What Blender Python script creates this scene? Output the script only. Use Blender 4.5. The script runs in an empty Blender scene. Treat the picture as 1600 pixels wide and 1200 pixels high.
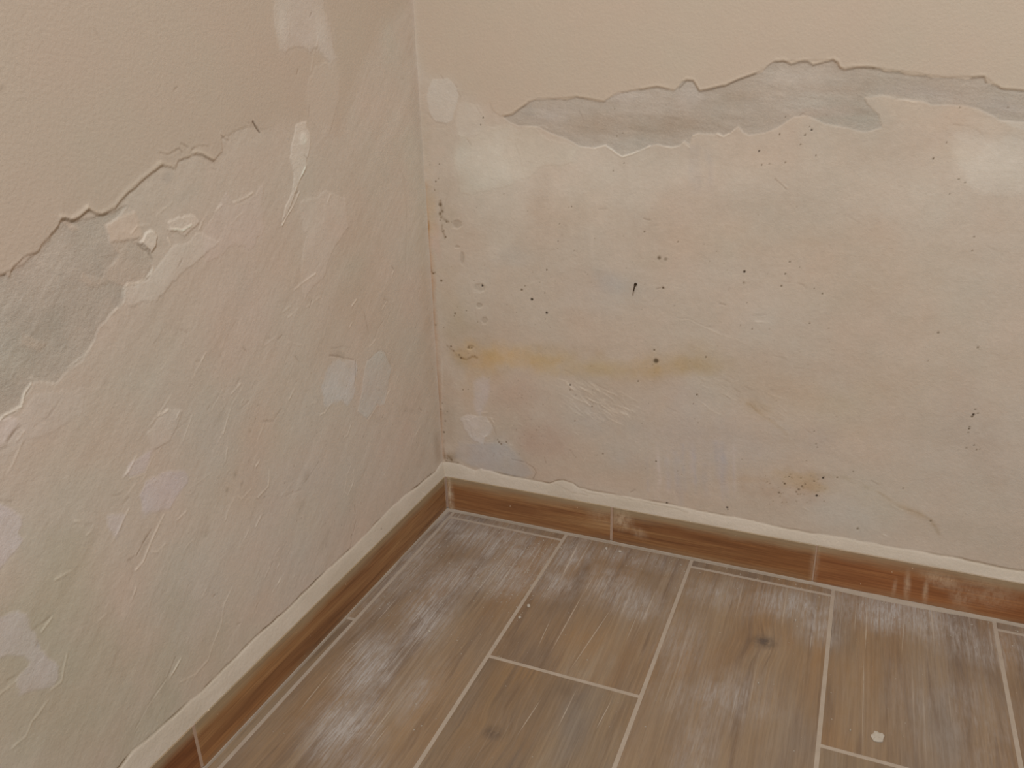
import bpy, bmesh, math, random
import numpy as np
from mathutils import Vector, Matrix

sc = bpy.context.scene
COL = sc.collection
random.seed(7)
rng = np.random.default_rng(7)

# ------------------------------------------------------------------ camera
F_PX, YAW, PITCH, ROLL = 1279.77, -0.40935, 0.38619, -0.02832
CAM = np.array([0.58622, -1.06098, 0.71736])
FW = np.array([math.sin(YAW)*math.cos(PITCH), math.cos(YAW)*math.cos(PITCH), -math.sin(PITCH)])
_r = np.cross(FW, [0, 0, 1]); _r /= np.linalg.norm(_r); _u = np.cross(_r, FW)
RT = math.cos(ROLL)*_r + math.sin(ROLL)*_u
UP = -math.sin(ROLL)*_r + math.cos(ROLL)*_u
cd = bpy.data.cameras.new('camera')
cd.sensor_fit = 'HORIZONTAL'; cd.sensor_width = 36.0; cd.lens = 36.0*F_PX/1600.0
cd.clip_start = 0.02
cam = bpy.data.objects.new('camera', cd); COL.objects.link(cam)
M = Matrix.Identity(4)
for i in range(3):
    M[i][0] = RT[i]; M[i][1] = UP[i]; M[i][2] = -FW[i]; M[i][3] = CAM[i]
cam.matrix_world = M
sc.camera = cam

# ------------------------------------------------------------------ light
sc.view_settings.view_transform = 'Standard'
sc.view_settings.look = 'None'
sc.view_settings.gamma = 1.0
sc.view_settings.use_curve_mapping = False
sc.view_settings.exposure = -0.10
world = bpy.data.worlds.new('room_ambient'); sc.world = world
world.use_nodes = True
bg = world.node_tree.nodes['Background']
bg.inputs[0].default_value = (0.94, 1.0, 1.06, 1)
bg.inputs[1].default_value = 0.275
ld = bpy.data.lights.new('ceiling_lamp', 'AREA'); ld.shape = 'DISK'; ld.size = 0.55
ld.energy = 38.0; ld.color = (0.95, 1.0, 1.07)
lamp = bpy.data.objects.new('ceiling_lamp', ld); COL.objects.link(lamp)
lamp.location = (0.92, -1.38, 2.40)
lamp.rotation_euler = (0, 0, 0)

# ------------------------------------------------------------------ helpers
T = 0.006            # wall face sits this far behind the face of the skirting tiles
BH = 0.0643          # skirting height
def un(x, y, pl):
    d = FW + RT*(x-800.0)/F_PX - UP*(y-600.0)/F_PX
    if pl == 'L': t = (-T-CAM[0])/d[0]
    elif pl == 'B': t = (T-CAM[1])/d[1]
    else: t = -CAM[2]/d[2]
    return CAM + t*d
def uz(x, y, pl):
    p = un(x, y, pl)
    return (p[1] if pl == 'L' else p[0]), p[2]

def lin(c):
    c = np.asarray(c, float)/255.0
    return np.where(c <= 0.04045, c/12.92, ((c+0.055)/1.055)**2.4)
KREF = 0.60
def alb(c):          # display colour under the lamp -> reflectance
    return np.clip(lin(c)/KREF, 0, 0.92)

_tab = rng.random((256, 256)).astype(np.float32)
def vnoise(x, y):
    xi = np.floor(x).astype(np.int64); yi = np.floor(y).astype(np.int64)
    fx = (x-xi).astype(np.float32); fy = (y-yi).astype(np.float32)
    fx = fx*fx*(3-2*fx); fy = fy*fy*(3-2*fy)
    x0 = xi & 255; x1 = (xi+1) & 255; y0 = yi & 255; y1 = (yi+1) & 255
    a = _tab[y0, x0]; b = _tab[y0, x1]; c = _tab[y1, x0]; d = _tab[y1, x1]
    return (a+(b-a)*fx)*(1-fy) + (c+(d-c)*fx)*fy
def fbm(x, y, s, octv=4, off=0.0, ang=0.0, sx=1.0, sy=1.0):
    ca, sa = math.cos(ang), math.sin(ang)
    X = (x*ca+y*sa)/(s*sx) + off*17.31; Y = (-x*sa+y*ca)/(s*sy) + off*7.77
    r = 0; a = 0.5; tot = 0
    for k in range(octv):
        r = r + a*vnoise(X+k*31.7, Y+k*11.3); tot += a
        X = X*2.03; Y = Y*2.03; a *= 0.5
    return (r/tot-0.5)*2.0          # about -1..1, mostly within +-0.6
def sstep(a, b, x):
    t = np.clip((x-a)/(b-a), 0, 1); return t*t*(3-2*t)

def link(o, parent=None):
    COL.objects.link(o)
    if parent is not None: o.parent = parent
    return o
def tag(o, label=None, cat=None, group=None, kind=None):
    if label: o['label'] = label
    if cat: o['category'] = cat
    if group: o['group'] = group
    if kind: o['kind'] = kind
    return o
def mesh_obj(name, verts, faces, mat, parent=None, smooth=False):
    me = bpy.data.meshes.new(name); me.from_pydata([tuple(map(float, v)) for v in verts], [], faces); me.update()
    if mat: me.materials.append(mat)
    if smooth:
        for p in me.polygons: p.use_smooth = True
    return link(bpy.data.objects.new(name, me), parent)
def bevel_box(name, size, center, mat, parent=None, bev=0.0006, rot=0.0, loc=(0, 0, 0)):
    bm = bmesh.new(); bmesh.ops.create_cube(bm, size=1.0)
    for v in bm.verts:
        v.co = Vector((v.co.x*size[0]+center[0], v.co.y*size[1]+center[1], v.co.z*size[2]+center[2]))
    if bev: bmesh.ops.bevel(bm, geom=list(bm.edges), offset=bev, segments=1, affect='EDGES')
    me = bpy.data.meshes.new(name); bm.to_mesh(me); bm.free()
    if mat: me.materials.append(mat)
    o = link(bpy.data.objects.new(name, me), parent)
    o.location = loc; o.rotation_euler = (0, 0, rot)
    return o

# ------------------------------------------------------------------ shader helpers
class NT:
    def __init__(s, name, rough=0.8, spec=0.3):
        s.m = bpy.data.materials.new(name); s.m.use_nodes = True
        s.t = s.m.node_tree; s.b = s.t.nodes['Principled BSDF']
        s.b.inputs['Roughness'].default_value = rough
        s.b.inputs['Specular IOR Level'].default_value = spec
    def n(s, typ, **kw):
        nd = s.t.nodes.new(typ)
        for k, v in kw.items(): setattr(nd, k, v)
        return nd
    def put(s, sock, v):
        if hasattr(v, 'is_output') or isinstance(v, bpy.types.NodeSocket): s.t.links.new(v, sock)
        elif isinstance(v, (tuple, list, np.ndarray)) and sock.type == 'RGBA': sock.default_value = (*[float(q) for q in v[:3]], 1)
        else: sock.default_value = v
    def math(s, op, a, b=0.0, c=None, clamp=False):
        nd = s.n('ShaderNodeMath', operation=op, use_clamp=clamp)
        s.put(nd.inputs[0], a); s.put(nd.inputs[1], b)
        if c is not None: s.put(nd.inputs[2], c)
        return nd.outputs[0]
    def mapr(s, v, a, b, c=0.0, d=1.0, smooth=True):
        nd = s.n('ShaderNodeMapRange'); nd.interpolation_type = 'SMOOTHSTEP' if smooth else 'LINEAR'
        s.put(nd.inputs[0], v)
        for i, q in enumerate((a, b, c, d)): nd.inputs[i+1].default_value = q
        return nd.outputs[0]
    def mapping(s, vec, loc=(0, 0, 0), rot=(0, 0, 0), scale=(1, 1, 1), typ='POINT'):
        nd = s.n('ShaderNodeMapping', vector_type=typ)
        s.put(nd.inputs['Vector'], vec)
        nd.inputs['Location'].default_value = loc; nd.inputs['Rotation'].default_value = rot; nd.inputs['Scale'].default_value = scale
        return nd.outputs[0]
    def noise(s, vec, scale, detail=3, rough=0.5, dist=0.0):
        nd = s.n('ShaderNodeTexNoise'); s.put(nd.inputs['Vector'], vec)
        nd.inputs['Scale'].default_value = scale; nd.inputs['Detail'].default_value = detail
        nd.inputs['Roughness'].default_value = rough; nd.inputs['Distortion'].default_value = dist
        return nd.outputs['Fac']
    def mix(s, f, a, b, blend='MIX'):
        nd = s.n('ShaderNodeMix', data_type='RGBA', blend_type=blend)
        s.put(nd.inputs[0], f); s.put(nd.inputs[6], a); s.put(nd.inputs[7], b)
        return nd.outputs[2]
    def ramp(s, f, stops):
        nd = s.n('ShaderNodeValToRGB'); s.put(nd.inputs[0], f)
        e = nd.color_ramp.elements
        while len(e) < len(stops): e.new(0.5)
        for i, (p, c) in enumerate(stops):
            e[i].position = p; e[i].color = (*[float(q) for q in c], 1)
        return nd.outputs[0]
    def bump(s, h, dist, strength=1.0):
        nd = s.n('ShaderNodeBump'); s.put(nd.inputs['Height'], h)
        nd.inputs['Distance'].default_value = dist; nd.inputs['Strength'].default_value = strength
        s.t.links.new(nd.outputs[0], s.b.inputs['Normal'])
    def color(s, c): s.put(s.b.inputs['Base Color'], c)
    def pos(s): return s.n('ShaderNodeNewGeometry').outputs['Position']
    def blob(s, pos, x, y, rx, ry, ang, lo=0.2, hi=1.0):
        # soft ellipse in floor (or skirting) coordinates, 1 inside, 0 outside
        v = s.mapping(pos, loc=(x, y, 0), rot=(0, 0, ang), scale=(rx, ry, 1e6), typ='TEXTURE')
        nd = s.n('ShaderNodeVectorMath', operation='LENGTH'); s.put(nd.inputs[0], v)
        return s.mapr(nd.outputs['Value'], hi, lo)

# wall skin: reflectance laid down per vertex, plus a fine procedural grain
def wall_mat(name, rough, grain, gscale, speck):
    m = NT(name, rough, 0.15)
    at = m.n('ShaderNodeAttribute', attribute_name='pigment').outputs['Color']
    p = m.pos()
    n1 = m.noise(p, 420, 3, 0.6); n2 = m.noise(p, 90, 3, 0.6)
    f = m.math('ADD', m.math('MULTIPLY', n1, speck), m.math('MULTIPLY', n2, speck*0.8))
    f = m.math('ADD', f, 1.0-speck*0.9)
    cc = m.n('ShaderNodeCombineColor'); 
    for i in range(3): m.put(cc.inputs[i], f)
    m.color(m.mix(1.0, at, cc.outputs[0], 'MULTIPLY'))
    h = m.math('ADD', m.noise(p, gscale, 2, 0.5), m.math('MULTIPLY', m.noise(p, gscale*3.3, 2, 0.5), 0.35))
    m.bump(h, grain)
    return m.m
MAT_COAT = wall_mat('roller_painted_wall', 0.75, 0.00028, 300, 0.06)
MAT_SKIM = wall_mat('scraped_skim_plaster', 0.85, 0.00032, 260, 0.10)
MAT_BARE = wall_mat('bare_grey_plaster', 0.95, 0.00042, 380, 0.18)
MAT_FILL = wall_mat('white_filler', 0.9, 0.0004, 260, 0.10)

# ------------------------------------------------------------------ wall height field
BASE = (174, 158, 139)
class Wall:
    def __init__(s, pl, u0, u1, z0, z1, step, ext):
        s.pl = pl
        def axis(a, b, lo, hi):
            fine = np.arange(a, b+step*0.5, step)
            left = [a-d for d in (0.02, 0.06, 0.15, 0.4, 0.8, 1.4) if a-d > lo]
            right = [b+d for d in (0.02, 0.06, 0.15, 0.4, 0.8, 1.4) if b+d < hi]
            if lo < a: left.append(lo)
            if hi > b: right.append(hi)
            return np.concatenate([np.array(left[::-1]), fine, np.array(right)])
        s.u = axis(u0, u1, ext[0], ext[1]); s.z = axis(z0, z1, z0, ext[2])
        s.U, s.Z = np.meshgrid(s.u, s.z)
        s.H = np.zeros_like(s.U)
        s.C = np.empty(s.U.shape+(3,)); s.C[:] = BASE       # display-referred pigment
        s.K = np.zeros(s.U.shape, np.int16)
        s.parts = {0: None}
        s.W1 = 1.15*fbm(s.U, s.Z, 0.026, 6, 3.1); s.W2 = 1.15*fbm(s.U, s.Z, 0.026, 6, 9.7)
    def pts(s, poly): return np.array([uz(x, y, s.pl) for x, y in poly])
    def win(s, lo, hi, pad):
        a = np.searchsorted(s.u, lo[0]-pad); b = np.searchsorted(s.u, hi[0]+pad)
        c = np.searchsorted(s.z, lo[1]-pad); d = np.searchsorted(s.z, hi[1]+pad)
        return (slice(c, d), slice(a, b))
    def segdist(s, x, y, P, closed):
        Q = np.roll(P, -1, 0) if closed else P[1:]
        A = P if closed else P[:-1]
        best = np.full(x.shape, 1e9)
        for a, b in zip(A, Q):
            d = b-a; L = d@d + 1e-15
            t = np.clip(((x-a[0])*d[0]+(y-a[1])*d[1])/L, 0, 1)
            q = (x-a[0]-t*d[0])**2 + (y-a[1]-t*d[1])**2
            np.minimum(best, q, out=best)
        return np.sqrt(best)
    def inside(s, x, y, P):
        r = np.zeros(x.shape, bool)
        for a, b in zip(P, np.roll(P, -1, 0)):
            if a[1] == b[1]: continue
            c = (a[1] > y) != (b[1] > y)
            r ^= c & (x < (b[0]-a[0])*(y-a[1])/(b[1]-a[1])+a[0])
        return r
    def blend(s, w, m, col):
        a = m[..., None]
        s.C[w] = s.C[w]*(1-a) + np.asarray(col, float)*a
    def tint(s, w, m, dc): s.C[w] = s.C[w] + m[..., None]*np.asarray(dc, float)
    def patch(s, poly, d=None, col=None, a=1.0, soft=2.0, rough=2.0, h=0.0, curl=0.0, mottle=0.0, part=None, edge=None, raw=None, show=None):
        """closed outline: pigment change d (or col), edge softness and raggedness in mm, relief h in mm"""
        P = s.pts(poly) if raw is None else raw
        pad = max(soft, rough, 6)*0.001*2
        w = s.win(P.min(0), P.max(0), pad)
        x = s.U[w]+s.W1[w]*rough*0.001; y = s.Z[w]+s.W2[w]*rough*0.001
        dist = s.segdist(x, y, P, True); ins = s.inside(x, y, P)
        sd = np.where(ins, dist, -dist)*1000.0
        m = sstep(-soft, soft, sd)
        if show is not None:
            vis = show(s.U[w], s.Z[w]); wide = soft+(1-vis)*14
            m = sstep(-wide, wide, sd); s.vis = vis
        if mottle: m = m*np.clip(1+mottle*fbm(s.U[w], s.Z[w], 0.018, 4, len(poly)*1.3), 0, 1.3)
        if col is not None: s.blend(w, np.clip(m*a, 0, 1), col)
        elif d is not None: 
            d = np.asarray(d, float); s.tint(w, m*a*(1.0 if soft < 1.3 else 0.95), d.mean()+(d-d.mean())*0.85)
        if h or curl:
            amp = np.clip(0.5+1.1*fbm(s.U[w], s.Z[w], 0.045, 3, 5.5), 0, 1.4)
            mm = sstep(-min(soft, 0.6), min(soft, 0.6), sd)
            if show is not None: amp = amp*vis; mm = mm*vis
            s.H[w] += 0.001*mm*(h + curl*amp*np.exp(-np.clip(sd, 0, None)/3.2))
        if edge: s.tint(w, np.exp(-(sd-0.4)**2/1.1), edge)
        if part: 
            k = len(s.parts); s.parts[k] = part; s.K[w] = np.where(sd > 0, k, s.K[w])
        return w, sd
    def blob(s, x, y, rx, ry, ang=0, d=None, col=None, a=1.0, hard=0.3, noise=0.35, h=0.0, ns=0.02):
        ca, sa = math.cos(math.radians(ang)), math.sin(math.radians(ang))
        c = np.array(uz(x, y, s.pl)); e1 = np.array(uz(x+ca*rx, y+sa*rx, s.pl))-c; e2 = np.array(uz(x-sa*ry, y+ca*ry, s.pl))-c
        R = np.abs(e1)+np.abs(e2)
        w = s.win(c-R*1.5, c+R*1.5, 0)
        if s.U[w].size == 0: return
        A = np.linalg.inv(np.stack([e1, e2], 1))
        X = s.U[w]-c[0]; Y = s.Z[w]-c[1]
        q = np.sqrt((A[0, 0]*X+A[0, 1]*Y)**2+(A[1, 0]*X+A[1, 1]*Y)**2)
        if noise: q = q + noise*fbm(s.U[w], s.Z[w], ns, 4, (x+y)*0.013)
        m = 1-sstep(hard, 1.05, q)
        if col is not None: s.blend(w, np.clip(m*a, 0, 1), col)
        elif d is not None:
            d = np.asarray(d, float); s.tint(w, m*a*0.95, d.mean()+(d-d.mean())*0.55)
        if h: s.H[w] += 0.001*h*m
    def stroke(s, line, wd=1.2, d=None, h=0.0, fade=True, rough=1.0):
        P = s.pts(line); w = s.win(P.min(0), P.max(0), 0.008)
        if s.U[w].size == 0: return
        x = s.U[w]+s.W1[w]*rough*0.001; y = s.Z[w]+s.W2[w]*rough*0.001
        q = s.segdist(x, y, P, False)*1000.0/wd
        m = np.exp(-q*q)
        if fade: m = m*np.clip(0.75+0.9*fbm(s.U[w], s.Z[w], 0.012, 3, wd), 0, 1.2)
        if d is not None: s.tint(w, m, d)
        if h: s.H[w] += 0.001*h*m
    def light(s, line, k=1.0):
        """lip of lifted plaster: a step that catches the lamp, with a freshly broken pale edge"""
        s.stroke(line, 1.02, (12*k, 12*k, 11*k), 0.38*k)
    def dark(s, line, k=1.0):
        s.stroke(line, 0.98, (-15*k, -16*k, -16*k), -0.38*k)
    def speck(s, x, y, r=1.5, k=1.0, col=(70, 58, 44)):
        c = np.array(uz(x, y, s.pl)); R = max(r*0.78, 0.85)*0.001
        w = s.win(c-R*3, c+R*3, 0)
        if s.U[w].size == 0: return
        q = ((s.U[w]-c[0])**2+(s.Z[w]-c[1])**2)/R**2
        m = np.clip(np.exp(-q*q)*1.15*k, 0, 1)
        s.blend(w, m, col); s.H[w] -= 0.0006*m
    def build(s, wallname, x_of):
        ny, nx = s.U.shape
        co = np.empty((ny*nx, 3))
        du = np.gradient(s.H, s.u, axis=1); dz = np.gradient(s.H, s.z, axis=0)
        if s.pl == 'L':
            co[:, 0] = (-T+s.H).ravel(); co[:, 1] = s.U.ravel(); co[:, 2] = s.Z.ravel()
            N = np.stack([np.ones_like(s.H), -du, -dz], -1)
        else:
            co[:, 0] = s.U.ravel(); co[:, 1] = (T-s.H).ravel(); co[:, 2] = s.Z.ravel()
            N = np.stack([-du, -np.ones_like(s.H), -dz], -1)
        N = (N/np.linalg.norm(N, axis=-1, keepdims=True)).reshape(-1, 3)
        col = np.concatenate([alb(s.C.reshape(-1, 3)), np.ones((ny*nx, 1))], 1).astype(np.float32)
        i, j = np.meshgrid(np.arange(ny-1), np.arange(nx-1), indexing='ij')
        a = (i*nx+j).ravel()
        q = np.stack([a, a+1, a+nx+1, a+nx], 1)          # along +u then +z
        if s.pl == 'L': pass                               # normal of (+y,+z) is +x
        kf = s.K[:-1, :-1].ravel()
        root = None
        for k, spec in s.parts.items():
            sel = q[kf == k]
            if len(sel) == 0 and k != 0: continue
            name, mat, label = (wallname, MAT_SKIM, None) if spec is None else spec
            used, inv = np.unique(sel, return_inverse=True)
            inv = inv.reshape(-1).astype(np.int32)
            me = bpy.data.meshes.new(name)
            me.vertices.add(len(used)); me.vertices.foreach_set('co', co[used].ravel().astype(np.float32))
            me.loops.add(len(inv)); me.loops.foreach_set('vertex_index', inv)
            me.polygons.add(len(sel)); me.polygons.foreach_set('loop_start', np.arange(0, len(inv), 4, dtype=np.int32))
            me.update(calc_edges=True)
            me.polygons.foreach_set('use_smooth', np.ones(len(sel), bool))
            at = me.attributes.new('pigment', 'FLOAT_COLOR', 'POINT'); at.data.foreach_set('color', col[used].ravel())
            me.normals_split_custom_set_from_vertices(N[used])
            me.materials.append(mat)
            o = bpy.data.objects.new(name, me)
            if root is None: root = o; link(o); o['kind'] = 'structure'
            else: link(o, root)
            if label: o['label'] = label
        return root

STEP = 0.00118
LIFTED_B = ('paint_coat', MAT_COAT, None)

# =========================================================== LEFT WALL
Lw = Wall('L', -0.80, T, 0.055, 0.80, STEP, (-2.6, T, 2.5))
S = Lw
u, z = S.U, S.Z
tr = math.radians(37)
# general character of the scraped lower wall: trowel drag rising towards the corner, hue drift
drag = fbm(u, z, 0.06, 5, 1.2, tr, 2.2, 0.35)
fineD = fbm(u, z, 0.016, 4, 4.4, tr+0.25, 2.2, 0.30)
big = fbm(u, z, 0.22, 4, 8.1); hue = fbm(u, z, 0.07, 3, 12.3)
S.C += drag[..., None]*np.array([1.6, 2.0, 2.4]) + big[..., None]*np.array([3, 3.5, 4]) + hue[..., None]*np.array([3, -1.5, -2])
S.C += np.array([5.0, 6.0, 8.0]) + fbm(u, z, 0.007, 3, 31.0)[..., None]*np.array([2.2, 2.4, 2.6])
near = sstep(-0.5, -0.15, u)*(1-sstep(0.50, 0.66, z))
S.H += 0.001*(0.38*drag + 0.10*fineD*sstep(-0.35, 0.3, fbm(u, z, 0.10, 2, 2.2)) + 0.4*big)
# grey-lilac drift lower down; large olive blob also paints in the dimmer lower left
for b in [(560, 700, 150, 150, 0, (-3, 1, 4)), (470, 870, 120, 110, -35, (-5, 0, 5)), (330, 690, 110, 150, 20, (-3, 0, 3)),
          (400, 470, 90, 120, 10, (0, 1, 3)), (640, 520, 40, 220, 0, (-1, 0, 1)), (500, 740, 120, 60, 0, (-3, 0, 3)),
          (300, 930, 80, 120, 25, (-4, 0, 3)), (620, 640, 60, 90, 0, (2, -2, -3)), (420, 700, 70, 90, 0, (2, -2, -4)),
          (390, 770, 60, 60, 30, (0, -4, -6)), (150, 700, 120, 120, 0, (2, -1, -3)), (110, 1100, 330, 260, 0, (-13, -6, -12)), (60, 900, 200, 120, 0, (-2, 0, -2)), (385, 690, 50, 110, 20, (3, -3, -5)), (560, 480, 60, 60, 0, (1, -3, -5)), (450, 420, 60, 60, 0, (1, -1, -3))]:
    S.blob(*b[:5], d=b[5], hard=0.0, noise=0.5, ns=0.05)
# bare grey plaster below the crack
bare = [(203, 322), (190, 326), (176, 332), (150, 338), (122, 342), (96, 344), (72, 378), (50, 400),
        (20, 420), (-10, 436), (-60, 470), (-140, 540), (-140, 760), (-40, 690), (0, 657), (16, 645), (32, 634), (40, 613), (50, 595), (82, 598), (100, 581), (130, 563),
        (140, 540), (155, 514), (172, 492), (190, 476), (196, 452), (201, 443), (213, 443), (226, 436), (236, 425), (239, 408), (236, 398), (222, 382), (216, 372), (170, 380), (168, 352), (176, 350), (196, 334)]
w, sd = S.patch(bare, d=(-13, -9, -7), soft=2.4, rough=5, h=-0.45, mottle=0.45, part=('bare_plaster', MAT_BARE, 'bare grey plaster band below the lifted paint'))
wid = np.clip(sd/4, 0, 1)
S.H[w] += wid*0.00018*fbm(S.U[w], S.Z[w], 0.010, 5, 6.6, tr, 2, 0.5)
S.tint(w, wid*fbm(S.U[w], S.Z[w], 0.03, 4, 2.8), (5, 5, 5))
S.blob(262, 278, 9, 12, 30, d=(-9, -7, -4), hard=0.2); S.blob(285, 310, 40, 16, -35, d=(-4, -1, 0), hard=0)
for p in [[(165, 352), (215, 332), (222, 382), (236, 398), (238, 412), (218, 440), (195, 446), (160, 440), (165, 420), (190, 400), (172, 382)],
          [(130, 428), (170, 445), (152, 452), (128, 440)], [(35, 520), (75, 535), (62, 548), (30, 538)]]:
    S.patch(p, d=(9, 5, 3), soft=2.5, rough=4, h=0.25, mottle=0.5)
S.patch([(95, 346), (105, 345), (124, 358), (112, 361)], d=(12, 8, 6), soft=1, rough=1, h=0.3)
S.blob(60, 540, 90, 60, -40, d=(-4, -2, -2), hard=0, noise=0.5); S.blob(130, 385, 50, 40, -40, d=(-3, -1, -1), hard=0)
S.blob(30, 570, 60, 30, -20, d=(5, 5, 4), hard=0)
# intact upper coat with its curled edge
coat = [(660, -120), (640, 0), (600, 40), (560, 120), (530, 210), (450, 190), (410, 200), (396, 194), (375, 202), (345, 214), (348, 236), (334, 250), (325, 246), (315, 241), (306, 241), (296, 247), (286, 249), (277, 253), (271, 264), (266, 260), (251, 258), (243, 266),
        (235, 271), (220, 283), (210, 294), (200, 299), (195, 305), (188, 314), (180, 326), (175, 327), (168, 332), (158, 337), (150, 334), (138, 326), (130, 333), (122, 339), (110, 345), (103, 342),
        (95, 341), (88, 356), (75, 371), (62, 384), (60, 394), (50, 396), (35, 402), (25, 412), (20, 418), (15, 432), (8, 428), (0, 428), (-40, 455), (-110, 500)]
raw = np.concatenate([S.pts(coat), np.array([(-2.7, 0.50), (-2.7, 2.6), (-0.002, 2.6)])])
w, sd = S.patch(None, d=None, soft=0.5, rough=2.2, h=0.3, curl=0.6, raw=raw, part=('paint_coat', MAT_COAT, 'intact beige paint coat lifting along its lower edge'), show=lambda a, b: 1-sstep(-0.37, -0.30, a))
m = sstep(-1, 1, sd/(0.5+(1-S.vis)*14))
S.C[w] = S.C[w]*(1-m[..., None]) + m[..., None]*(np.array([174, 157.5, 139]) + big[w][..., None]*np.array([1.5, 1.5, 1.5]) + hue[w][..., None]*np.array([1.6, -0.8, -0.8]))
hm = np.clip(sd/25, 0, 1)*m
S.H[w] -= hm*0.001*(0.34*drag[w]+0.10*fineD[w]*sstep(-0.35, 0.3, fbm(S.U[w], S.Z[w], 0.10, 2, 2.2)))
# extra curl along the crack, its shadow line darkened into the pigment below
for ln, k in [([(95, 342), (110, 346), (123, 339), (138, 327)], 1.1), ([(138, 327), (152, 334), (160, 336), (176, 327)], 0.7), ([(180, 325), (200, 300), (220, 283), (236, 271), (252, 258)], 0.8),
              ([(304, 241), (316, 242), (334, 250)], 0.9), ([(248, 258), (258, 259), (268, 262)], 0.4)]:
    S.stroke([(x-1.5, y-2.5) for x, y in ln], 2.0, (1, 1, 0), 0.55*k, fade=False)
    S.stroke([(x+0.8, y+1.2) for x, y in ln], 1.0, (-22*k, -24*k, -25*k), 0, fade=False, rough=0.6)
for ln in [[(250, 239), (262, 242), (272, 237), (280, 233), (284, 239)], [(283, 225), (293, 231)], [(300, 235), (310, 228), (325, 228)], [(345, 211), (352, 217), (358, 219)], [(270, 264), (278, 252), (296, 248)], [(334, 263), (338, 266)]]:
    S.dark(ln, 0.9); S.light([(x-1, y-3) for x, y in ln], 0.35)
S.dark([(388, 193), (394, 193), (395, 191)], 1.2)
S.stroke([(395, 190), (400, 199), (406, 207)], 0.9, (-70, -72, -70), -0.6, fade=False, rough=0)
S.dark([(270, 143), (277, 136)], 1.0); S.dark([(149, 47), (155, 62)], 0.45); S.blob(2, 137, 9, 6, -30, d=(-14, -14, -14), hard=0)
S.dark([(466, 110), (464, 117)], 1.6); S.blob(629, 122, 5, 4, 0, d=(-9, -9, -9), hard=0)
# lumpy filler smears running down from the top
S.patch([(430, -40), (500, -40), (512, 20), (520, 52), (527, 95), (518, 96), (505, 88), (494, 70), (480, 78), (458, 74), (444, 84), (436, 78), (432, 40)], d=(6, 9, 13), soft=7, rough=9, h=0.3, mottle=0.5, part=('filler_patch', MAT_FILL, 'pale filler smear at the top of the wall'))
S.blob(440, 40, 14, 45, 0, d=(4, 7, 6), hard=0.1); S.blob(500, 40, 16, 50, 0, d=(4, 6, 6), hard=0.1)
S.patch([(488, 105), (500, 96), (525, 95), (530, 130), (524, 190), (510, 215), (488, 190), (484, 150)], d=(4, 5, 6), soft=8, rough=8, h=0.2)
S.patch([(463, 196), (480, 191), (484, 215), (478, 250), (480, 258), (474, 275), (466, 290), (456, 312), (446, 336), (441, 345), (443, 322), (456, 300), (460, 275), (452, 245), (454, 222)], d=(11, 13, 14), soft=2.5, rough=5, h=0.5, part=('filler_patch', MAT_FILL, 'whitish knife smear of filler'))
S.blob(474, 218, 8, 16, 0, d=(9, 11, 11), hard=0.2, h=0.5)
S.light([(476, 262), (468, 282), (461, 300)], 1.5); S.light([(468, 300), (458, 322), (449, 336), (441, 352)], 1.8); S.dark([(466, 300), (463, 304)], 2)
S.light([(497, 60), (490, 85), (486, 110)], 0.7); S.dark([(487, 20), (484, 27)], 0.9); S.dark([(500, 75), (498, 82)], 0.8); S.dark([(484, 168), (483, 185)], 0.6); S.dark([(475, 243), (479, 247)], 1)
S.patch([(352, 302), (372, 316), (392, 306), (408, 288), (416, 330), (412, 362), (392, 392), (372, 382), (345, 400), (322, 404), (312, 372), (326, 345)], d=(4, 3, 5), soft=5, rough=9, h=0.18, mottle=0.3)
S.patch([(470, 318), (505, 300), (540, 308), (546, 350), (520, 390), (500, 440), (478, 470), (470, 420), (478, 370)], d=(4, 4, 5), soft=6, rough=6, h=0.25)
S.blob(490, 360, 25, 60, 15, d=(3, 3, 3), hard=0); S.blob(525, 330, 12, 45, 0, d=(3, 4, 4), hard=0)
# skim patches with their own outline
FP = lambda lab: ('filler_patch', MAT_FILL, lab)
S.patch([(512, 572), (522, 560), (548, 563), (556, 575), (554, 610), (545, 632), (522, 628), (505, 632), (502, 600)], d=(3, 9, 16), soft=2.5, rough=8, h=0.1, mottle=0.5, part=FP('greyish skim patch'))
S.patch([(574, 562), (588, 549), (600, 549), (606, 560), (611, 575), (607, 606), (600, 632), (588, 636), (575, 655), (560, 640), (566, 605), (570, 575)], d=(-1, 6, 11), soft=1.6, rough=5, h=0.25, mottle=0.3, part=FP('greyish skim patch with a chipped outline'))
S.patch([(230, 705), (240, 703), (226, 735), (205, 742), (194, 746), (204, 722)], d=(4, 5, 14), soft=2.5, rough=6, h=0.15, mottle=0.3, part=FP('small lilac grey skim patch'))
S.patch([(250, 735), (286, 730), (292, 748), (275, 775), (268, 800), (220, 806), (214, 780), (228, 750)], d=(3, 5, 15), soft=3, rough=8, h=0.15, mottle=0.4, part=FP('lilac grey skim patch'))
S.patch([(168, 806), (196, 806), (184, 832), (177, 842), (168, 824)], d=(4, 6, 13), soft=2.5, rough=6, h=0.15, mottle=0.3, part=FP('small lilac grey skim patch'))
S.patch([(-60, 760), (0, 786), (28, 806), (32, 822), (28, 838), (34, 850), (18, 872), (0, 892), (-50, 930)], d=(7, 8, 18), soft=2, rough=6, h=0.2, mottle=0.3, part=FP('lilac grey skim patch'))
S.patch([(-50, 965), (0, 966), (22, 957), (36, 962), (46, 984), (62, 1000), (72, 1022), (96, 1040), (97, 1062), (86, 1075), (60, 1084), (36, 1086), (26, 1066), (48, 1036), (40, 1022), (10, 1022), (-40, 1050)], d=(8, 9, 19), soft=2, rough=6, h=0.2, mottle=0.3, part=FP('lilac grey skim patch'))
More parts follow.
